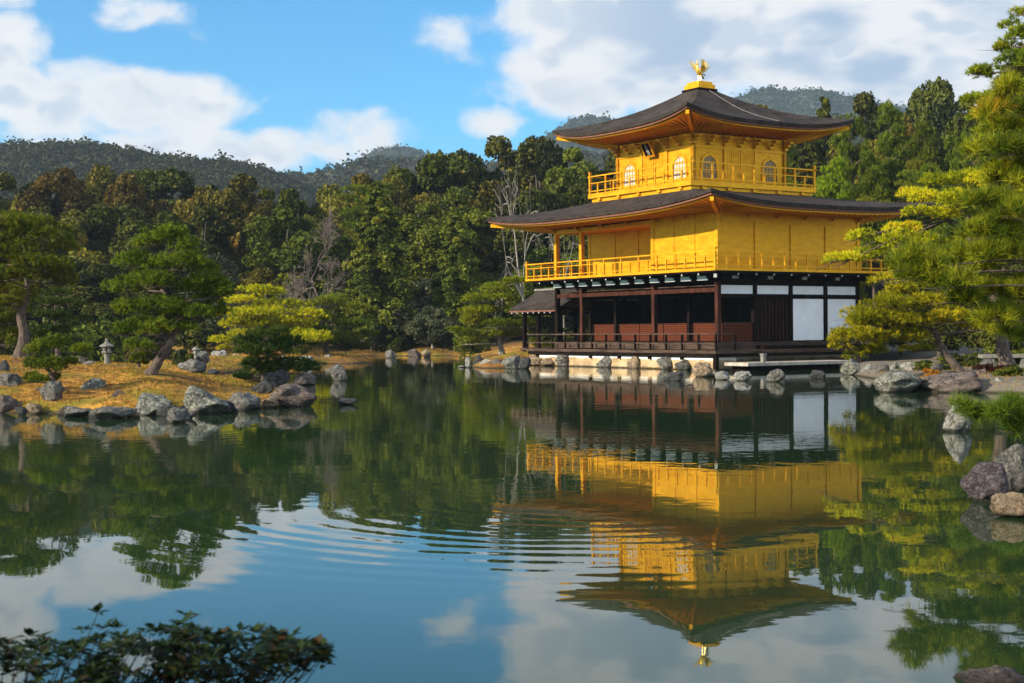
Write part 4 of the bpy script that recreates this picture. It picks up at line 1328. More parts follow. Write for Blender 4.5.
make_pine("long-needled rusty pine reaching in at the picture edge before the yellow-green pines", None, tb,
          [tb, Vector((8.3, 20, 1.5)), Vector((8.15, 20.1, 2.8)), Vector((8.0, 20, 3.8)), Vector((7.9, 20, 4.6)), Vector((8.0, 20, 5.3))],
          pads_px(R1, Y, [(1000, 128, 24, 11), (978, 150, 9, 14), (1008, 150, 20, 10), (1003, 180, 22, 11), (1012, 212, 22, 12), (930, 262, 26, 11), (970, 262, 24, 13), (1003, 255, 24, 13), (950, 284, 22, 10),
                          (990, 288, 28, 11), (1018, 235, 20, 12), (1018, 290, 20, 11), (1040, 200, 26, 14), (1045, 260, 26, 14), (1030, 160, 24, 12), (1000, 318, 26, 10), (1020, 335, 20, 9), (1018, 110, 20, 10), (990, 200, 20, 9), (985, 235, 22, 10), (1000, 232, 20, 9), (955, 300, 20, 9), (915, 275, 16, 7), (1016, 92, 18, 9), (1000, 112, 18, 9)], .8, dup=.4),
          'needle_rust', tr=.15, dens=115, ln=.26, wd=.0045, k=20, seed=33, spread=.55, limb_r=.002, limb_k=.007)
make_pine("low pine sapling with long bright needles hanging over the water at the picture edge", None, Vector((6.55, 17.2, th(6.55, 17.2) - .05)),
          [Vector((6.55, 17.2, th(6.55, 17.2) - .05)), Vector((6.4, 17.2, .6)), Vector((6.2, 17.1, .85)), Vector((5.95, 17, .85))],
          pads_px(R1, 17.0, [(962, 409, 9, 7), (982, 414, 12, 7), (1000, 412, 12, 8), (1018, 412, 13, 9), (1014, 428, 9, 7), (1034, 418, 14, 12)], .25, dup=.1),
          'needle', tr=.035, dens=300, ln=.25, wd=.0032, k=16, seed=34, spread=.85, limb_r=.008)
Y = 39.0
tb = on_ground(1062, Y)
make_pine("high pine top with rounded pads leaning in at the upper corner against the clouds", None, tb,
          [tb, at(1062, 300, Y), at(1055, 220, Y), at(1050, 150, Y), at(1040, 90, Y), at(1030, 40, Y), at(1024, 12, Y)],
          pads_px(R1, Y, [(1014, 14, 12, 6), (1008, 26, 10, 6), (1020, 36, 14, 7), (1002, 48, 14, 5), (1014, 64, 20, 8), (985, 72, 15, 6), (1003, 84, 20, 8), (1018, 98, 20, 9), (985, 98, 20, 6),
                          (1040, 60, 20, 9), (1045, 30, 16, 8), (1045, 100, 24, 10), (980, 118, 16, 7), (1004, 112, 18, 7), (1000, 130, 20, 8), (1015, 55, 18, 9), (1010, 76, 20, 9)], .9), 'needle_light', tr=.2, dens=80, ln=.17, wd=.011, k=10, seed=35)


# ---- prototypes for the wood behind the pond
def crown_blobs(rng, nb, shape, W, H):
    """Clump centres inside the crown outline; shape: 'round', 'cone', 'tall', 'spread'."""
    out = []
    while len(out) < nb:
        u = rng.uniform(-1, 1, 3)
        z = (u[2] + 1) / 2
        if shape == 'round': lim = math.sqrt(max(0, 1 - (2 * z - 1) ** 2)) * .95
        elif shape == 'tall': lim = (1 - z) ** .5 * (min(1, z * 5 + .4)) * .95
        elif shape == 'cone': lim = (1 - z) * .95 + .04
        else: lim = min(1, (1 - z) * 1.6 + .1) * (.35 + .65 * min(1, z * 2.2))
        rr = math.hypot(u[0], u[1])
        if rr > lim or (rr < lim * .45 and z < .8 and rng.random() < .8):
            continue
        out.append((u[0] * W / 2 * .80, u[1] * W / 2 * .80, H * (.12 + .78 * z), (.55 + .45 * (1 - z))))
    return out


def proto_broad(seed, W, H, nb, nl, leaf, mat, shape='round', blob=.17, bark='bark_dark', asp=.62):
    rng = np.random.default_rng(seed)
    blobs = crown_blobs(rng, nb, shape, W, H)
    Ps, Ns, Ts = [], [], []
    for (x, y, z, f) in blobs:
        n = int(nl / nb)
        r = blob * W * rng.uniform(.7, 1.25) * f
        d = sphere_dirs(rng, n, -.55)
        lump = 1 + .22 * np.sin(d[:, 0] * 5 + x * 3) * np.sin(d[:, 1] * 5 + y * 3)
        rad = (1.06 - .5 * rng.random(len(d)) ** 2.2) * lump
        P = np.array([x, y, z]) + d * (rad * r)[:, None] * np.array([1, 1, .8])
        Ps.append(P); Ns.append(d)
        Ts.append(np.clip(rng.normal(0.42, .17) + rng.normal(0, .16, len(d)), 0, 1))
    P, N, T = np.concatenate(Ps), np.concatenate(Ns), np.concatenate(Ts)
    V, Fc = cards(rng, P, N, leaf, asp, .7, .2)
    crown = np_mesh('crown', V, Fc, M[mat], tint=np.repeat(T, 4))
    path = smooth_path([(0, 0, -.6), (.02 * W, 0, H * .2), (-.02 * W, .02 * W, H * .5), (0, 0, H * .85)], 5)
    V, Fq = tube_np(path, np.linspace(.028 * H, .006 * H, len(path)), 7)
    Vs, Fs, off = [V], [Fq], len(V)
    for (x, y, z, f) in blobs[:: max(1, nb // 14)]:
        zz = max(.15 * H, z - .22 * H)
        lp = smooth_path([(0, 0, zz * .8), (x * .5, y * .5, (z + zz) / 2 - .02 * H), (x, y, z)], 3)
        V, Fq = tube_np(lp, np.linspace(.010 * H, .003 * H, len(lp)), 5)
        Vs.append(V); Fs.append(Fq + off); off += len(V)
    trunk = np_mesh('trunk', np.concatenate(Vs), np.concatenate(Fs), M[bark], smooth=True)
    return crown, trunk, W, H


def proto_conifer(seed, W, H, mat, leaf, nl):
    rng = np.random.default_rng(seed)
    Ps, Ns, Ts = [], [], []
    nbr = 110
    for i in range(nbr):
        z = .10 + .88 * (i / nbr) ** .9
        L = W / 2 * (1 - z) ** .8 * rng.uniform(.7, 1.15) + .15
        a = i * 2.39996 + rng.normal() * .3
        n = int(nl / nbr * (.3 + 1.4 * (1 - z)))
        s = rng.uniform(.2, 1, n) ** .7
        P = np.stack([np.cos(a) * L * s, np.sin(a) * L * s, z * H - .22 * L * s ** 2 + .1 * L * s], -1)
        P += rng.normal(size=(n, 3)) * np.array([.10, .10, .06]) * (L * .9 + .3)
        Ps.append(P); Ns.append(np.tile([np.cos(a) * .5, np.sin(a) * .5, .6], (n, 1)))
        Ts.append(np.clip(rng.normal(.42, .18) + rng.normal(0, .14, n), 0, 1))
    V, Fc = cards(rng, np.concatenate(Ps), np.concatenate(Ns), leaf, .5, .5, .1)
    crown = np_mesh('crown', V, Fc, M[mat], tint=np.repeat(np.concatenate(Ts), 4))
    V, Fq = tube_np([(0, 0, -.6), (0, 0, H * .3), (.05, 0, H * .7), (0, 0, H * .97)], [.02 * H, .017 * H, .009 * H, .002 * H], 7)
    return crown, np_mesh('trunk', V, Fq, M['bark_dark'], smooth=True), W, H


def proto_wildpine(seed, W, H, mat, lo=.3, npad=26):
    rng = np.random.default_rng(seed)
    path = smooth_path([(0, 0, -.5), (.04 * W * rng.normal(), .0, H * .3), (.06 * W * rng.normal(), .05 * W, H * .6), (0, 0, H * .97)], 5)
    TP = np.array([tuple(p) for p in path])
    rads = np.linspace(.019 * H, .004 * H, len(path))
    V, Fq = tube_np(path, rads, 7)
    Vs, Fs, off = [V], [Fq], len(V)
    NV, NF, NT_, noff = [], [], [], 0
    for i in range(npad):
        z = lo + (1 - lo) * (i + .5) / npad
        rmax = W / 2 * (1 - ((z - lo) / (1 - lo)) ** 1.5 * .8) * rng.uniform(.35, .95)
        a = i * 2.4 + rng.normal() * .4
        c = np.array([math.cos(a) * rmax, math.sin(a) * rmax, z * H])
        pr_ = W * rng.uniform(.14, .24) * (1.1 - .5 * (z - lo) / (1 - lo))
        a0 = np.array([np.interp(z * H - .05 * H, TP[:, 2], TP[:, j]) for j in range(3)])
        lp = smooth_path([a0, (a0 + c) / 2 + np.array([0, 0, .02 * H]), c - np.array([0, 0, .1])], 3)
        V, Fq = tube_np(lp, np.linspace(.007 * H, .002 * H, len(lp)), 5)
        Vs.append(V); Fs.append(Fq + off); off += len(V)
        P, D = pad_points(rng, c, (pr_, pr_, pr_ * .42), 34)
        V, Ft = tufts(rng, P, D, 9, .26, .026, .7)
        NV.append(V); NF.append(Ft + noff); noff += len(V)
        NT_.append(np.repeat(np.clip(rng.uniform(0, .8, len(P)) + rng.normal(0, .15), 0, 1), 27))
    trunk = np_mesh('trunk', np.concatenate(Vs), np.concatenate(Fs), M['bark'], smooth=True)
    crown = np_mesh('crown', np.concatenate(NV), np.concatenate(NF), M[mat], tint=np.concatenate(NT_))
    return crown, trunk, W, H


def proto_bare(seed, W, H, mat, levels=5, r0=.012, up=.5):
    rng = np.random.default_rng(seed)
    Vt, Ft, ot = [], [], 0
    Vc, Fc, oc = [], [], 0

    def grow(p, d, L, r, lev):
        nonlocal ot, oc
        pts = [p]
        q = p.copy(); dd = d.copy()
        for _ in range(3):
            dd = dd + rng.normal(size=3) * .16 + np.array([0, 0, .05 * up])
            dd /= np.linalg.norm(dd)
            q = q + dd * L / 3
            pts.append(q.copy())
        V, Fq = tube_np(pts, np.linspace(r, r * .6, 4), 5 if lev < 2 else 3)
        if lev <= 1:
            Vt.append(V); Ft.append(Fq + ot); ot += len(V)
        else:
            Vc.append(V); Fc.append(Fq + oc); oc += len(V)
        if lev >= levels: return
        for k in range(3 if lev < 4 else 4):
            a = rng.normal(size=3); a /= np.linalg.norm(a)
            nd = dd * .75 + a * .62 + np.array([0, 0, .12 * up])
            nd /= np.linalg.norm(nd)
            grow(pts[rng.integers(2, 4)], nd, L * rng.uniform(.58, .82), max(r * .55, .017), lev + 1)
    grow(np.array([0, 0, -.4]), np.array([.02, 0, 1.0]), H * .33, r0 * H * 1.6, 0)
    V = np.concatenate(Vt + Vc)
    zmax = V[:, 2].max()
    s = H / zmax
    tr_ = np_mesh('trunk', np.concatenate(Vt) * s, np.concatenate(Ft), M[mat], smooth=True)
    cr_ = np_mesh('crown', np.concatenate(Vc) * s, np.concatenate(Fc), M[mat])
    w_ = np.abs(np.concatenate(Vc)[:, :2]).max() * 2 * s
    return cr_, tr_, w_, H


PROTO = {
    'dark': [proto_broad(101, 10, 12, 46, 38000, .155, 'leaf_dark', 'round'), proto_broad(102, 9.5, 12.5, 46, 38000, .155, 'leaf_dark', 'tall')],
    'olive': [proto_broad(103, 10, 12, 48, 38000, .15, 'leaf_olive', 'round', .16), proto_broad(104, 10.5, 11, 46, 38000, .15, 'leaf_olive', 'spread', .16)],
    'rust': [proto_broad(105, 9, 11, 44, 36000, .15, 'leaf_rust', 'round', .15)],
    'mid': [proto_broad(106, 9.5, 12, 48, 38000, .15, 'leaf_mid', 'tall', .15), proto_broad(107, 9, 10.5, 44, 38000, .15, 'leaf_mid', 'round', .16)],
    'grey': [proto_broad(108, 8, 8, 40, 24000, .13, 'leaf_grey', 'spread', .14, 'bark_grey')],
    'fir': [proto_conifer(109, 6.5, 14, 'leaf_dark', .17, 26000), proto_conifer(110, 7, 13, 'leaf_mid', .17, 26000)],
    'pine': [proto_wildpine(111, 8.5, 13, 'needle', .28, 34), proto_wildpine(112, 9, 12, 'needle', .35, 30), proto_wildpine(113, 8, 12, 'needle_light', .2, 34)],
    'cfir': [proto_conifer(121, 7.5, 13, 'needle_olive', .17, 34000)],
    'bare': [proto_bare(114, 6, 9, 'twig', 6)],
    'snag': [proto_bare(115, 6, 10, 'twig_white', 4, .011, .2)],
    'bush': [proto_broad(116, 3.0, 2.2, 18, 4200, .10, 'leaf_dark', 'round', .2), proto_broad(117, 3.2, 2.2, 18, 4200, .10, 'leaf_mid', 'round', .2)],
    'gbush': [proto_broad(118, 3.4, 2.6, 20, 4200, .10, 'leaf_grey', 'round', .2, 'bark_grey')],
    'rbush': [proto_broad(119, 2.0, 1.2, 14, 4000, .055, 'leaf_red', 'round', .22)],
    'obush': [proto_broad(120, 1.4, 1.2, 10, 2200, .05, 'leaf_orange', 'round', .22)],
}
NAMES = {'dark': 'evergreen_tree', 'olive': 'broadleaf_tree', 'rust': 'broadleaf_tree', 'mid': 'evergreen_tree', 'grey': 'broadleaf_tree', 'fir': 'fir_tree', 'cfir': 'fir_tree', 'pine': 'pine_tree', 'bare': 'bare_tree', 'snag': 'bare_tree',
         'bush': 'bush', 'gbush': 'bush', 'rbush': 'bush', 'obush': 'bush'}
RT = np.random.default_rng(77)


def plant(kind, px, top, wpx, Yd, label, group=None, var=None, sink=.0, zbase=None):
    """A copy of a prototype whose crown spans wpx pixels and whose tip reaches pixel row top at depth Yd."""
    lst = PROTO[kind]
    cr_, tk_, W, H = lst[(RT.integers(0, len(lst)) if var is None else var) % len(lst)]
    p = at(px, 330, Yd)
    z0 = (th(p.x, p.y) if zbase is None else zbase) - .1 - sink
    hgt = max(.4, at(px, top, Yd).z - z0)
    wid = wpx * Yd / F
    nm = NAMES[kind]
    root = empty(nm, (p.x, p.y, z0), RT.uniform(0, 6.28))
    tag(root, label, 'bush' if nm == 'bush' else 'tree', group)
    root.scale = (wid / W, wid / W, hgt / H)
    link('trunk', tk_, root)
    link('crown', cr_, root)
    return root


LOOK = {'dark': 'dark glossy evergreen', 'olive': 'olive brown broadleaf tree', 'rust': 'russet tinged tree', 'mid': 'mid green leafy tree', 'grey': 'grey green spreading tree', 'fir': 'pointed dark fir', 'pine': 'tall wild pine',
        'bare': 'leafless grey-brown tree', 'snag': 'bleached dead tree'}
LAND = [(-40, 'beyond the picture edge'), (6, 'above the tall upright island pine'), (52, 'above the little layered pine'), (95, 'above the stone lantern'), (138, 'over the young round pine'), (172, 'over the leaning island pine'),
        (212, 'over the pale islet rocks'), (262, 'over the bright yellow-green islet pine'), (300, 'beside the leafless tree'), (338, 'over the mid green islet pine'), (392, 'over the orange mossy bank'),
        (432, 'over the dark leaning shrub'), (472, 'over the water between bank and porch pine'), (512, 'over the fishing porch roof'), (560, "past the upper roof's sunlit corner"), (610, 'behind the sunlit golden front'),
        (680, 'behind the finial'), (745, "behind the upper roof's shaded slope"), (800, 'over the shaded eave'), (850, "past the upper roof's shaded corner"), (905, 'behind the yellow-green pine pads'), (950, 'under the brightest cloud by the corner pine'),
        (1000, 'behind the high corner pine'), (1060, 'outside the picture past the corner pine')]


def where(px):
    return min(LAND, key=lambda a: abs(a[0] - px))[1]


ROWS = {'sky': 'tallest row', 'mid': 'middle row', 'low': 'front row'}
ORD = ['', ' first', ' second', ' third', ' fourth']
used_labels = {}


def wood(kind, px, top, wpx, Yd, row, var=None):
    lb = f"{LOOK[kind]} in the {ROWS[row]}, {where(px)}"
    if lb in used_labels:
        used_labels[lb] += 1
        lb = lb.replace(LOOK[kind], ('narrower ' if used_labels[lb] == 1 else 'shorter ') + LOOK[kind])
    else:
        used_labels[lb] = 0
    return plant(kind, px, top, wpx, Yd, lb, 'trees of the wood behind the pond', var)


SKY = [(-70, 165, 110, 'dark'), (-20, 166, 95, 'olive'), (18, 163, 80, 'olive'), (58, 158, 80, 'rust'), (98, 146, 80, 'olive'), (135, 164, 75, 'rust'), (172, 154, 95, 'dark'), (205, 168, 70, 'olive'), (235, 164, 85, 'olive'),
       (268, 174, 70, 'mid'), (300, 180, 70, 'mid'), (335, 166, 75, 'olive'), (368, 163, 80, 'rust'), (400, 160, 80, 'olive'), (430, 148, 80, 'mid'), (462, 134, 85, 'dark'), (500, 125, 90, 'olive'), (540, 119, 85, 'dark'),
       (580, 128, 90, 'mid'), (630, 132, 100, 'dark'), (690, 128, 100, 'mid'), (738, 104, 70, 'dark'), (768, 92, 62, 'rust'), (800, 98, 70, 'mid'), (826, 93, 60, 'fir'), (868, 76, 70, 'dark'), (902, 90, 66, 'olive'), (934, 62, 74, 'dark'),
       (972, 80, 80, 'mid'), (1012, 92, 80, 'dark'), (1060, 80, 90, 'mid'), (1110, 90, 100, 'dark')]
for (px, tp, wp, kd) in SKY:
    wood(kd, px, tp, wp * (1.5 if kd not in ('fir',) else 1.15), RT.uniform(126, 140), 'sky')
MID = [(-60, 215, 110, 'dark'), (-5, 200, 95, 'dark'), (40, 196, 90, 'dark'), (85, 200, 85, 'olive'), (125, 192, 90, 'dark'), (168, 205, 85, 'mid'), (205, 196, 80, 'dark'), (248, 200, 95, 'olive'), (290, 200, 85, 'mid'),
       (318, 205, 95, 'bare'), (372, 186, 95, 'pine'), (420, 188, 95, 'mid'), (458, 178, 95, 'mid'), (505, 170, 90, 'olive'), (548, 175, 90, 'dark'), (600, 190, 100, 'dark'), (660, 200, 100, 'mid'), (720, 170, 100, 'dark'),
       (776, 126, 62, 'pine'), (806, 116, 64, 'fir'), (846, 108, 60, 'olive'), (905, 112, 66, 'rust'), (955, 104, 80, 'mid'), (1010, 120, 100, 'dark'), (1070, 120, 110, 'dark')]
for (px, tp, wp, kd) in MID:
    wood(kd, px, tp, wp * (1.5 if kd not in ('fir', 'pine', 'bare') else 1.15), RT.uniform(113, 121), 'mid', 0 if kd == 'pine' else None)
LOWR = [(-40, 262, 90, 'dark'), (20, 262, 80, 'dark'), (70, 250, 85, 'dark'), (115, 255, 80, 'dark'), (165, 262, 80, 'dark'), (215, 240, 75, 'grey'), (258, 258, 75, 'olive'), (300, 268, 62, 'grey'), (345, 262, 70, 'grey'),
        (385, 262, 80, 'mid'), (425, 268, 82, 'grey'), (470, 250, 80, 'mid'), (512, 232, 80, 'dark'), (552, 240, 80, 'mid'), (610, 255, 90, 'dark'), (680, 260, 90, 'dark')]
for (px, tp, wp, kd) in LOWR:
    wood(kd, px, tp, wp * 1.4, RT.uniform(104.5, 109), 'low')
plant('cfir', 378, 178, 98, 102.5, "tall light green conifer with drooping layers rising over the orange mossy bank", None)
plant('cfir', 456, 205, 70, 103.5, "narrower light green conifer between the leaning shrub and the porch pine", None)
plant('bare', 322, 210, 85, 103.0, "leafless grey-brown tree with a fan of fine twigs before the evergreens", None)
plant('snag', 530, 158, 95, 101.0, "bleached dead tree with forked bare branches beside the golden front", None)
plant('snag', 565, 205, 70, 100.0, "smaller bleached dead tree low beside the sunlit veranda posts", None)
# pines and firs on the slope to the shaded side of the pavilion
for (px, tp, wp, Yd, v, lb) in [(850, 122, 74, 92, 1, 'tall pine with layered light green boughs showing past the upper eave corner'), (893, 108, 70, 96, 0, 'pine with a long bare pinkish trunk standing above the pavilion roof'),
                                (925, 128, 66, 93, 1, 'pine with flat boughs beside the long bare trunk'), (832, 165, 70, 88, 2, 'light green pine just behind the lower roof corner'), (878, 172, 74, 86, 1, 'dense pine directly above the lower shaded roof'),
                                (920, 170, 74, 88, 0, 'dark pine behind the yellow-green pads of the spreading pine'), (965, 140, 80, 84, 1, 'broad pine between the spreading pine and the high corner pine'), (1010, 165, 90, 80, 0, 'pine filling the gap behind the rusty long-needled pine')]:
    plant('pine', px, tp, wp, Yd, lb, 'pines on the slope behind the pavilion', v)
for (px, tp, wp, Yd, kd, v, lb) in [(940, 255, 90, 62, 'dark', 0, 'dark evergreen in shade behind the low leaning pine'), (1000, 262, 100, 60, 'dark', 1, 'dark evergreen in shade behind the rusty long-needled pine'),
                                    (900, 268, 70, 66, 'dark', 1, 'dark evergreen hidden behind the low leaning pine at the white panels'), (1050, 240, 110, 62, 'dark', 0, 'dark evergreen past the picture edge behind the rusty pine')]:
    plant(kd, px, tp, wp, Yd, lb, 'evergreens behind the near bank', v)
# bushes along the banks
for (px, tp, wp, Yd, kd, lb) in [
    (372, 318, 44, 101.5, 'gbush', 'grey-green bush on the orange mossy bank below the conical pine'), (410, 300, 60, 102.0, 'gbush', 'large grey-green bush behind the orange bank, next to the leaning shrub'),
    (445, 318, 40, 101.2, 'gbush', 'grey-green bush by the water between bank and porch pine'), (395, 332, 26, 100.6, 'bush', 'small dark bush at the foot of the orange bank'),
    (350, 328, 40, 102.5, 'bush', 'dark bush at the end of the far bank behind the islet pines'), (290, 300, 56, 100.5, 'bush', 'round dark bush in shade behind the yellow-green islet pine'),
    (235, 296, 60, 99.0, 'gbush', 'grey-green bush behind the pale islet rocks'), (200, 318, 60, 97.0, 'bush', 'dark bush in shade behind the leaning island pine'), (150, 312, 66, 92.0, 'bush', 'dark bush in shade behind the island, right of the lantern'),
    (105, 312, 70, 88.0, 'bush', 'dark bush in deep shade straight behind the stone lantern'), (55, 312, 80, 82.0, 'bush', 'dark bush in shade behind the layered dark pine'), (0, 312, 90, 78.0, 'bush', 'dark bush in shade behind the tall upright pine'),
    (185, 346, 26, 60.0, 'bush', 'small round bush among the pale islet rocks'), (300, 346, 22, 79.5, 'bush', 'small dark bush under the yellow-green islet pine'),
    (470, 330, 40, 93.0, 'bush', 'dark bush at the water behind the porch pine'), (545, 335, 44, 82.0, 'bush', 'dark bush seen under the fishing porch roof'), (575, 325, 44, 84.0, 'bush', 'green bush seen between the veranda posts and the porch'),
    (990, 366, 34, 43.5, 'rbush', 'red-brown low bush beside the brown boulder'), (931, 375, 20, 41.3, 'obush', 'orange leaved little bush between the two big boulders'),
    (1010, 364, 34, 40.5, 'bush', 'dark green bush at the picture edge behind the white rock'), (930, 360, 44, 47.0, 'bush', 'flat green bush under the low leaning pine'), (962, 350, 50, 50.0, 'bush', 'dark green bush behind the leaning trunk'),
    (1012, 340, 60, 48.0, 'bush', 'tall dark bush in shade beside the stone bench'), (898, 374, 14, 45.5, 'bush', 'tiny green bush on the pale shore stones')]:
    plant(kd, px, tp, wp, Yd, lb)
plant('grey', 432, 298, 66, 100.2, "dark leaning shrub tree with a black trunk over the far bank", None)

# ------------------------------------------------------------------ rocks
def rock_mesh(seed, sub=4, sharp=.35, cuts=15):
    bm = bmesh.new()
    bmesh.ops.create_icosphere(bm, subdivisions=sub, radius=1.0)
    rng = np.random.default_rng(seed)
    V = np.array([v.co for v in bm.verts])
    for _ in range(cuts):
        n = rng.normal(size=3); n /= np.linalg.norm(n)
        d = rng.uniform(.50, .86)
        s = np.maximum(0, V @ n - d)
        V -= s[:, None] * n * .92
    off = rng.uniform(0, 50, 3)
    out = np.empty_like(V)
    for i, v in enumerate(V):
        p = Vector(v * 1.3 + off)
        a = noise.fractal(p, .9, 2.1, 5) * .26 + (noise.ridged_multi_fractal(p * 1.7, .9, 2.0, 4, .9, 2.0) - 1.0) * -.05 * (1 + sharp)
        a += noise.noise(p * 7) * .035 + noise.noise(p * 15) * .015
        out[i] = v * (1 + a)
    for v, c in zip(bm.verts, out): v.co = c
    me = bpy.data.meshes.new('rock')
    bm.to_mesh(me); bm.free()
    lo, hi = out.min(0), out.max(0)
    me.transform(Matrix.Translation(-Vector((lo + hi) / 2)))
    me.transform(Matrix.Diagonal((*(2 / (hi - lo)), 1)))
    me.polygons.foreach_set('use_smooth', [True] * len(me.polygons))
    return me


def base_depth(px):
    """Depth of the foot of the pavilion's base wall along this pixel column."""
    k = (px + .2 - 512) / F
    u = -1.05
    c_, s_ = math.cos(PAV_R), math.sin(PAV_R)
    v = (PAV_O.x + u * c_ - k * (PAV_O.y + u * s_)) / (s_ + k * c_)
    return PAV_O.y + u * s_ + v * c_


seed_ = [500]


def rock(px, py, w_, h_, kind, label, group=None, Yd=None, tilt=0.0, flat=.22, deep=.9):
    """A boulder whose foot is at pixel (px, py): on the water line unless a depth is given."""
    seed_[0] += 1
    Yd_base = Yd == 'base'
    if Yd == 'base':
        Yd = base_depth(px)
    Yd = Yd or water_depth(px, py)
    c = at(px, py, Yd)
    s = Yd / F
    me = rock_mesh(seed_[0], 4 if w_ > 14 else 3)
    me.materials.append(RK[kind])
    o = link('rock', me)
    if Yd_base: w_ *= 1.2
    if group == G1: w_, h_ = w_ * 1.15, h_ * 1.06
    hw, hh = w_ * s / 2, h_ * s
    total = hh / (1 - flat)
    o.scale = (hw * 1.05, hw * deep, total / 2)
    o.rotation_euler = (0, math.radians(tilt), 0)
    if group == G1 and c.y > 31.4:
        c.z = max(c.z, min(c.z + .25, th(c.x, c.y) - .03))
    if abs(c.z) < .35 and group == G3:
        c.z = 0.0
    o.location = (c.x, c.y + hw * deep * (.4 if group == G1 else .8), c.z + hh - total / 2)
    tag(o, label, 'rock', group)
    return o


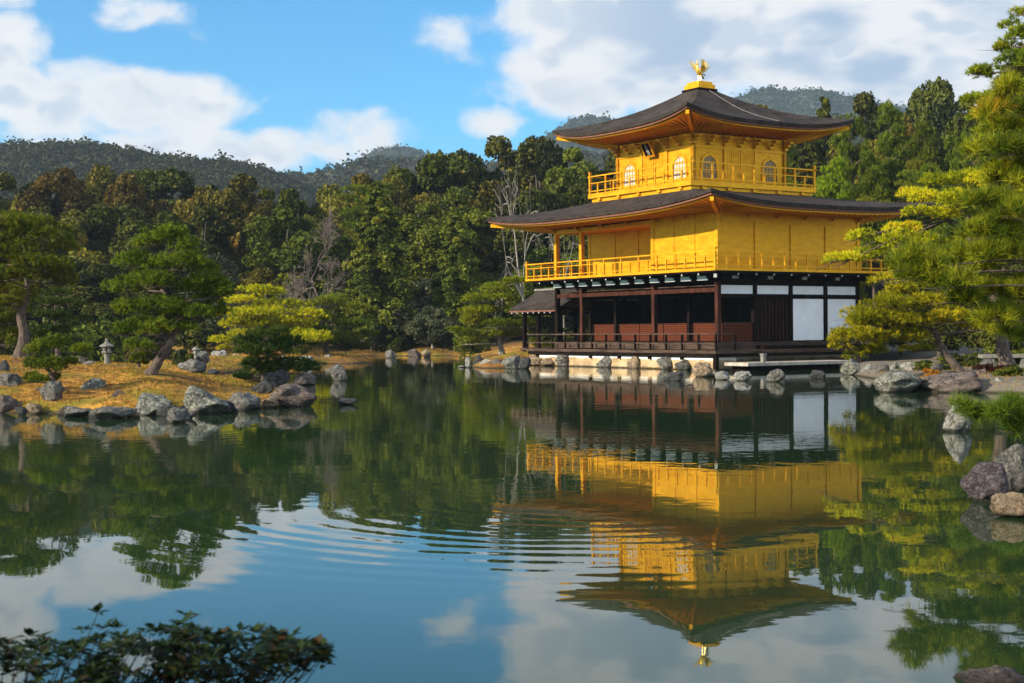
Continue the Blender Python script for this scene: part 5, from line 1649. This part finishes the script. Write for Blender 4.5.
G1, G2, G3, G4 = 'rocks along the mossy island', 'rocks round the islet behind the island', 'rocks along the pavilion base', 'rocks along the near bank'
for a in [
    (9, 413, 21, 16, 'brown', 'squarish brown-grey rock at the water by the picture edge, below the little pine', G1),
    (33, 414, 16, 10, 'tan', 'small low tan rock between the squarish rock and the upright grey rock', G1),
    (51, 412, 20, 20, 'grey', 'upright grey rock under the little bushy pine', G1),
    (77, 417, 28, 10, 'grey', 'low wide grey rock just right of the upright grey rock', G1),
    (92, 408, 22, 20, 'lichen', 'tilted angular rock standing above the low shore stones', G1, None, 24),
    (112, 419, 38, 12, 'grey', 'longest low flat rock in the island shore', G1),
    (149, 415, 36, 21, 'lichen', 'big rounded lichened boulder at the island shore, below the leaning pine', G1),
    (176, 423, 20, 15, 'grey', 'small grey stone just before the two big lichened boulders', G1),
    (203, 414, 45, 27, 'lichen', 'largest domed lichened boulder with a rusty foot on the island shore', G1),
    (241, 410, 32, 17, 'grey', 'grey rock between the domed boulder and the dark tip rock', G1),
    (262, 404, 20, 15, 'dark', 'dark small rock wedged beside the dark tip boulder', G1),
    (293, 407, 42, 22, 'brown', 'big smooth dark boulder at the tip of the island', G1),
    (21, 415, 12, 8, 'dark', 'small dark stone touching the squarish rock at the picture edge', G1),
    (64, 415, 14, 9, 'brown', 'brown stone squeezed between the upright grey rock and the low wide one', G1),
    (96, 418, 14, 8, 'dark', 'dark little stone at the near end of the longest flat rock', G1),
    (131, 418, 14, 9, 'tan', 'tan stone between the longest flat rock and the rounded lichened boulder', G1),
    (166, 416, 16, 12, 'dark', 'dark rock wedged behind the rounded lichened boulder', G1, None, 15),
    (189, 419, 12, 8, 'brown', 'brown stone at the foot of the largest domed boulder', G1),
    (226, 413, 18, 12, 'dark', 'dark cracked rock right of the largest domed boulder', G1),
    (252, 409, 16, 11, 'lichen', 'pale lichened stone before the dark small wedged rock', G1),
    (270, 408, 14, 10, 'tan', 'tan stone at the foot of the smooth dark tip boulder', G1),
    (120, 405, 16, 7, 'brown', 'half sunk brown stone in the moss above the longest flat rock', G1, 31.6),
    (41, 405, 14, 6, 'grey', 'half sunk grey stone in the moss behind the upright grey rock', G1, 33.0),
    (276, 389, 24, 18, 'dark', 'black rounded rock under the dark low pine', G1, 36.6),
    (304, 385, 20, 12, 'brown', 'small pinkish brown rock behind the island tip', G1),
    (338, 381, 18, 17, 'grey', 'split pointed rock standing alone in the water past the island tip', None),
    (348, 405, 20, 7, 'dark', 'low flat dark rock alone in the water', None),
    (7, 392, 22, 13, 'grey', 'flat grey rock on the moss at the picture edge', G1, 33.5),
    (2, 381, 12, 14, 'dark', 'dark upright rock on the moss at the picture edge', G1, 36),
    (75, 363, 18, 7, 'tan', 'low tan rock on the moss left of the stone lantern', G1, 41),
    (62, 364, 12, 5, 'brown', 'low brown rock on the moss behind the little pine', G1, 41),
    (88, 365, 10, 4, 'pale', 'small pale stone on the moss by the stone lantern', G1, 40.5),
    (190, 374, 28, 15, 'grey', 'big pale grey rock at the front of the islet', G2, 57.6),
    (199, 362, 16, 11, 'grey', 'dark topped grey rock behind the big islet rock', G2, 60),
    (212, 374, 13, 5, 'dark', 'flat dark stone in the water before the islet', G2, 57),
    (180, 357, 12, 8, 'brown', 'brown rock at the back of the islet by the pine trunk', G2, 62),
    (218, 364, 16, 14, 'pale', 'tall pale rock in the gap of the islet shore', G2, 76.5),
    (236, 364, 19, 11, 'tan', 'broad pale tan rock under the yellow-green islet pine', G2, 76.6),
    (262, 364, 16, 8, 'grey', 'grey rock under the middle of the yellow-green islet pine', G2, 76.6),
    (284, 363, 14, 7, 'grey', 'low grey rock between the two islet pines', G2, 76.4),
    (303, 363, 20, 7, 'pale', 'flat pale rock below the mid green islet pine', G2, 76.4),
    (329, 363, 9, 9, 'pale', 'small white rock at the end of the islet', G2, 78.5),
    (318, 361, 12, 6, 'dark', 'dark low rock beside the small white islet rock', G2, 78.5),
    (361, 360, 11, 3, 'dark', 'thin dark rock barely above the water by the far bank', None, 90),
    (391, 358, 12, 9, 'grey', 'grey rock at the foot of the orange far bank', 'rocks of the far bank'),
    (414, 357, 14, 8, 'brown', 'pinkish rock in the middle of the far bank', 'rocks of the far bank'),
    (426, 357, 10, 8, 'tan', 'tan rock beside the pinkish one on the far bank', 'rocks of the far bank'),
    (468, 363, 6, 11, 'pale', 'slender white upright stone at the water by the porch', G3, 66.5),
    (479, 366, 13, 12, 'dark', 'dark pointed rock beside the slender white stone', G3),
    (462, 363, 9, 2, 'pale', 'thin pale ledge in the water beside the slender white stone', G3, 67),
    (489, 362, 20, 8, 'pale', 'flat pale rock under the porch pine', G3, 67),
    (497, 366, 12, 9, 'grey', 'grey rock under the trunk of the porch pine', G3, 66),
    (511, 369, 19, 14, 'lichen', 'greenish rock below the fishing porch', G3),
    (524, 369, 14, 12, 'dark', 'dark rock wedged under the corner of the deck', G3),
    (537, 370, 16, 12, 'tan', 'blocky tan rock at the far corner of the base wall', G3, 'base'),
    (550, 371, 14, 8, 'tan', 'low tan rock along the far end of the base wall', G3, 'base'),
    (564, 372, 15, 13, 'grey', 'grey rock standing against the base wall near the porch', G3, 'base'),
    (605, 375, 14, 13, 'grey', 'pale grey rock against the middle of the base wall', G3, 'base'),
    (635, 376, 12, 13, 'tan', 'sandy upright rock against the base wall', G3, 'base'),
    (667, 377, 15, 15, 'grey', 'tall grey rock against the base wall before the shutters', G3, 'base'),
    (674, 381, 20, 9, 'dark', 'dark flat rock in the water before the tall grey rock', G3),
    (704, 377, 20, 15, 'tan', 'warm tan boulder at the pavilion corner', G3),
    (686, 378, 18, 11, 'grey', 'grey rock at the base wall beside the warm tan corner boulder', G3, 'base'),
    (722, 380, 16, 9, 'pale', 'pale low rock at the water under the corner post', G3),
    (744, 381, 17, 10, 'pale', 'whitish rock in the water beside the stone landing', G3),
    (777, 382, 18, 13, 'grey', 'squat grey rock before the middle of the landing', G3),
    (819, 379, 15, 9, 'dark', 'dark rock before the far end of the landing', G3),
    (852, 375, 18, 17, 'lichen', 'big white-green rock at the end of the landing', G4),
    (868, 375, 14, 11, 'pale', 'pale rock beside the white-green landing rock', G4),
    (884, 373, 14, 9, 'grey', 'grey rock half hidden behind the lichened boulder', G4, 49),
    (895, 372, 9, 10, 'pale', 'pale upright shore stone behind the lichened boulder', G4, 48),
    (910, 372, 17, 10, 'pale', 'pale broad shore stone under the low leaning pine', G4, 47),
    (905, 393, 47, 24, 'lichen', 'big lichened boulder in the water under the low leaning pine', G4),
    (956, 393, 62, 21, 'brown', 'wide smooth brown boulder at the foot of the leaning trunk', G4),
    (938, 371, 12, 8, 'grey', 'small grey rock between the pale stones and the leaning trunk', G4, 45),
    (988, 372, 14, 14, 'grey', 'dark blue-grey rock beside the red-brown bush', G4, 45),
    (1001, 392, 13, 15, 'pale', 'white jagged rock next to the brown boulder', G4, 38),
    (1016, 393, 16, 9, 'tan', 'low reddish tan rock at the picture edge by the white rock', G4, 37.5),
    (961, 432, 31, 33, 'pale', 'tall white rock alone in the water under the pine sapling', None),
    (989, 503, 47, 41, 'purple', 'large square purple-grey rock at the near bank', G4),
    (1018, 489, 34, 46, 'grey', 'lichened grey rock behind the purple-grey one at the picture edge', G4, 15.0),
    (1016, 519, 38, 26, 'tan', 'sunlit sandy boulder in front of the purple-grey rock', G4),
    (1002, 703, 76, 31, 'brown', 'flat reddish brown rock at the bottom corner near the viewer', G4, 6.9),
]:
    a = list(a)
    tilt = a[8] if len(a) > 8 else 0
    rock(*a[:7], a[7] if len(a) > 7 else None, tilt)

# ---- stone lantern on the island
Yl = 42.0
lt = empty('stone_lantern', on_ground(107, Yl))
lt.location.z += .02
tag(lt, 'small weathered stone lantern standing on the mossy island under the pines', 'stone lantern')
MB().tube([(0, 0, 0), (0, 0, .08), (0, 0, .10)], [.17, .16, .11], 10).build('base', M['stone'], lt)
MB().tube([(0, 0, .10), (0, 0, .25), (0, 0, .40)], [.085, .075, .085], 10).build('shaft', M['stone'], lt)
MB().tube([(0, 0, .40), (0, 0, .44), (0, 0, .48)], [.09, .17, .17], 6).build('platform', M['stone'], lt)
fb = MB()
for sx in (-1, 1):
    for sy in (-1, 1):
        fb.cbox((sx * .075, sy * .075, .55), .045, .045, .138)
fb.cbox((0, 0, .605), .2, .2, .028)
fb.build('fire_box', M['stone'], lt)
rf = MB()
rf.tube([(0, 0, .62), (0, 0, .65), (0, 0, .72), (0, 0, .77)], [.24, .22, .09, .05], 6)
rf.tube([(0, 0, .77), (0, 0, .80), (0, 0, .84), (0, 0, .87)], [.035, .055, .045, .01], 8)
rf.build('cap', M['stone'], lt)
Yl = 62.0
l2 = empty('stone_lantern', on_ground(196, Yl))
tag(l2, 'slim dark stone lantern half hidden among the islet rocks', 'stone lantern')
MB().tube([(0, 0, 0), (0, 0, .5)], [.08, .07], 8).build('shaft', M['stone'], l2)
MB().tube([(0, 0, .5), (0, 0, .56), (0, 0, .70)], [.10, .15, .12], 6).build('fire_box', M['stone'], l2)
MB().tube([(0, 0, .702), (0, 0, .74), (0, 0, .86)], [.22, .19, .03], 6).build('cap', M['stone'], l2)

# ---- flat stone bench on the near bank
c = at(1006, 352, 47); zb = th(c.x, c.y)
bn = empty('stone_bench', (c.x, c.y, zb))
tag(bn, 'low stone slab bench behind the red-brown bush at the picture edge', 'stone bench')
MB().box(-.85, .85, -.25, .25, .34, .46).build('slab', M['stone'], bn, bevel=.02)
for s_ in (-1, 1):
    MB().box(s_ * .55 - .1, s_ * .55 + .1, -.2, .2, -.1, .338).build('leg', M['stone'], bn)

M['stem_dark'] = simple_mat('dark_stems', (0.022, 0.015, 0.010), .9, spec=.1, var=.2)
# ---- dark leafy bush right in front of the viewer
rng = np.random.default_rng(9)
TOP = [(-60, 640), (0, 636), (20, 634), (40, 630), (62, 644), (80, 628), (95, 620), (110, 625), (140, 620), (165, 630), (186, 617), (205, 632), (230, 632), (245, 625), (265, 631), (290, 630), (312, 637), (330, 653)]
LOW = [(-60, 760), (180, 740), (250, 690), (272, 674), (300, 662), (330, 655)]
tp = np.array(TOP, float); lw = np.array(LOW, float)
Yb = 4.0
root = Vector((at(60, 700, Yb).x, 4.3, th(at(60, 700, Yb).x, 4.3)))
bush = empty('azalea_bush', root)
tag(bush, 'dark glossy leafy bush in shade on the bank right before the viewer', 'bush')
CVs, CFs, CT, coff = [], [], [], 0
SV, SF, soff = [], [], 0
hubs = []
for i in range(150):         # branch ends, each a cluster of leaf rosettes
    cx_ = rng.uniform(-60, 318)
    y0 = np.interp(cx_, tp[:, 0], tp[:, 1]); y1 = np.interp(cx_, lw[:, 0], lw[:, 1])
    cy_ = y0 + 9 + max(0, y1 - y0 - 12) * rng.random() ** 1.2
    cy2 = Yb + rng.uniform(-.32, .32)
    for j in range(rng.integers(4, 8)):
        px = cx_ + rng.normal() * 10
        py = max(cy_ + rng.normal() * 6, np.interp(px, tp[:, 0], tp[:, 1]) + 5)
        hubs.append((min(px, 324), py, cy2 + rng.normal() * .05))
hubs += [(97, 614, Yb), (184, 616, Yb), (320, 650, Yb - .05), (312, 655, Yb + .05), (272, 676, Yb)]
for hi, (px, py, yy) in enumerate(hubs):
    P = np.array(tuple(at(px, py, yy) - root))
    k = rng.integers(6, 10)
    for j in range(k):
        a = j * 2.4 + rng.uniform(-.4, .4)
        el_ = rng.uniform(-.1, .9)
        d = np.array([math.cos(a) * math.cos(el_), math.sin(a) * math.cos(el_), math.sin(el_)])
        L = rng.uniform(.026, .050); wl = L * .26
        s = np.cross(d, [0, 0, 1.0]); s /= np.linalg.norm(s) + 1e-9
        u = np.cross(s, d)
        b0 = P + d * .004
        m1 = P + d * L * .5 - u * L * .04
        tip = P + d * L - u * L * .14
        CVs.append(np.array([b0, m1 - s * wl + u * wl * .35, m1, m1 + s * wl + u * wl * .35, tip]))
        CFs.append(np.array([[0, 2, 1], [0, 3, 2], [1, 2, 4], [2, 3, 4]]) + coff); coff += 5
        CT += [rng.uniform(0, .95)] * 5
    stem0 = np.array(tuple(at(px * .86 - 4, max(py + 45, 690), Yb + .1) - root))
    lp = smooth_path([stem0, (stem0 + P) / 2 + rng.normal(size=3) * .015 - np.array([0, 0, .01]), P], 3)
    V, Fq = tube_np(lp, np.linspace(.0024, .0010, len(lp)), 4)
    if rng.random() > .3 and hi < len(hubs) - 5:
        continue
    SV.append(V); SF.append(Fq + soff); soff += len(V)
for k in range(9):      # main stems down to the ground
    e = np.array(tuple(at(-20 + 30 * k, 700, Yb + .1) - root))
    lp = smooth_path([(rng.normal() * .05, rng.normal() * .05, -.05), e * .5 + rng.normal(size=3) * .04, e], 4)
    V, Fq = tube_np(lp, np.linspace(.012, .005, len(lp)), 5)
    SV.append(V); SF.append(Fq + soff); soff += len(V)
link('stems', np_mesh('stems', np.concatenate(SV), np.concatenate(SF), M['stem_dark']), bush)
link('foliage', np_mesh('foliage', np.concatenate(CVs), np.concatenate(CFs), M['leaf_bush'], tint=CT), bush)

# ---- dry moss and grass blades over the island and the banks
rng = np.random.default_rng(4)
PX, PY = [], []
for (x0, x1, y0, y1, n) in ((-17, -4.9, 29.8, 52, 30000), (10, 20, 36, 50, 4000), (-19, -7, 57, 86, 7000), (-22, -3, 96, 103, 6000)):
    PX.append(rng.uniform(x0, x1, n)); PY.append(rng.uniform(y0, y1, n))
PX, PY = np.concatenate(PX), np.concatenate(PY)
PZ = terrain_h(PX, PY)
clump = np.array([noise.noise(Vector((x * .9, y * .9, 3.0))) for x, y in zip(PX, PY)])
ok = (PZ > .10) & (clump + rng.normal(size=len(PX)) * .25 > -.1)
PX, PY, PZ, clump = PX[ok], PY[ok], PZ[ok], clump[ok]
D0 = np.stack([rng.normal(size=len(PX)) * .3, rng.normal(size=len(PX)) * .3, np.ones(len(PX))], -1)
sc_ = np.where(PY > 55, 1.6, 1.0)
V, Ft = tufts(rng, np.stack([PX, PY, PZ - .005], -1), D0, 4, .085, .007, .6)
V = V.reshape(len(PX), 4, 3, 3)
base_ = np.stack([PX, PY, PZ - .005], -1)[:, None, None, :]
V = base_ + (V - base_) * sc_[:, None, None, None]
M['grass'] = foliage_mat('dry_grass_blades', (0.11, 0.052, 0.012), (0.42, 0.24, 0.042), (0.24, 0.23, 0.02), trans=.2, hue=.0)
gr = link('grass', np_mesh('grass', V.reshape(-1, 3), Ft, M['grass'], tint=np.repeat(np.clip(.45 + clump * .6 + rng.normal(size=len(PX)) * .25, 0, 1), 12)))
tag(gr, kind='stuff')
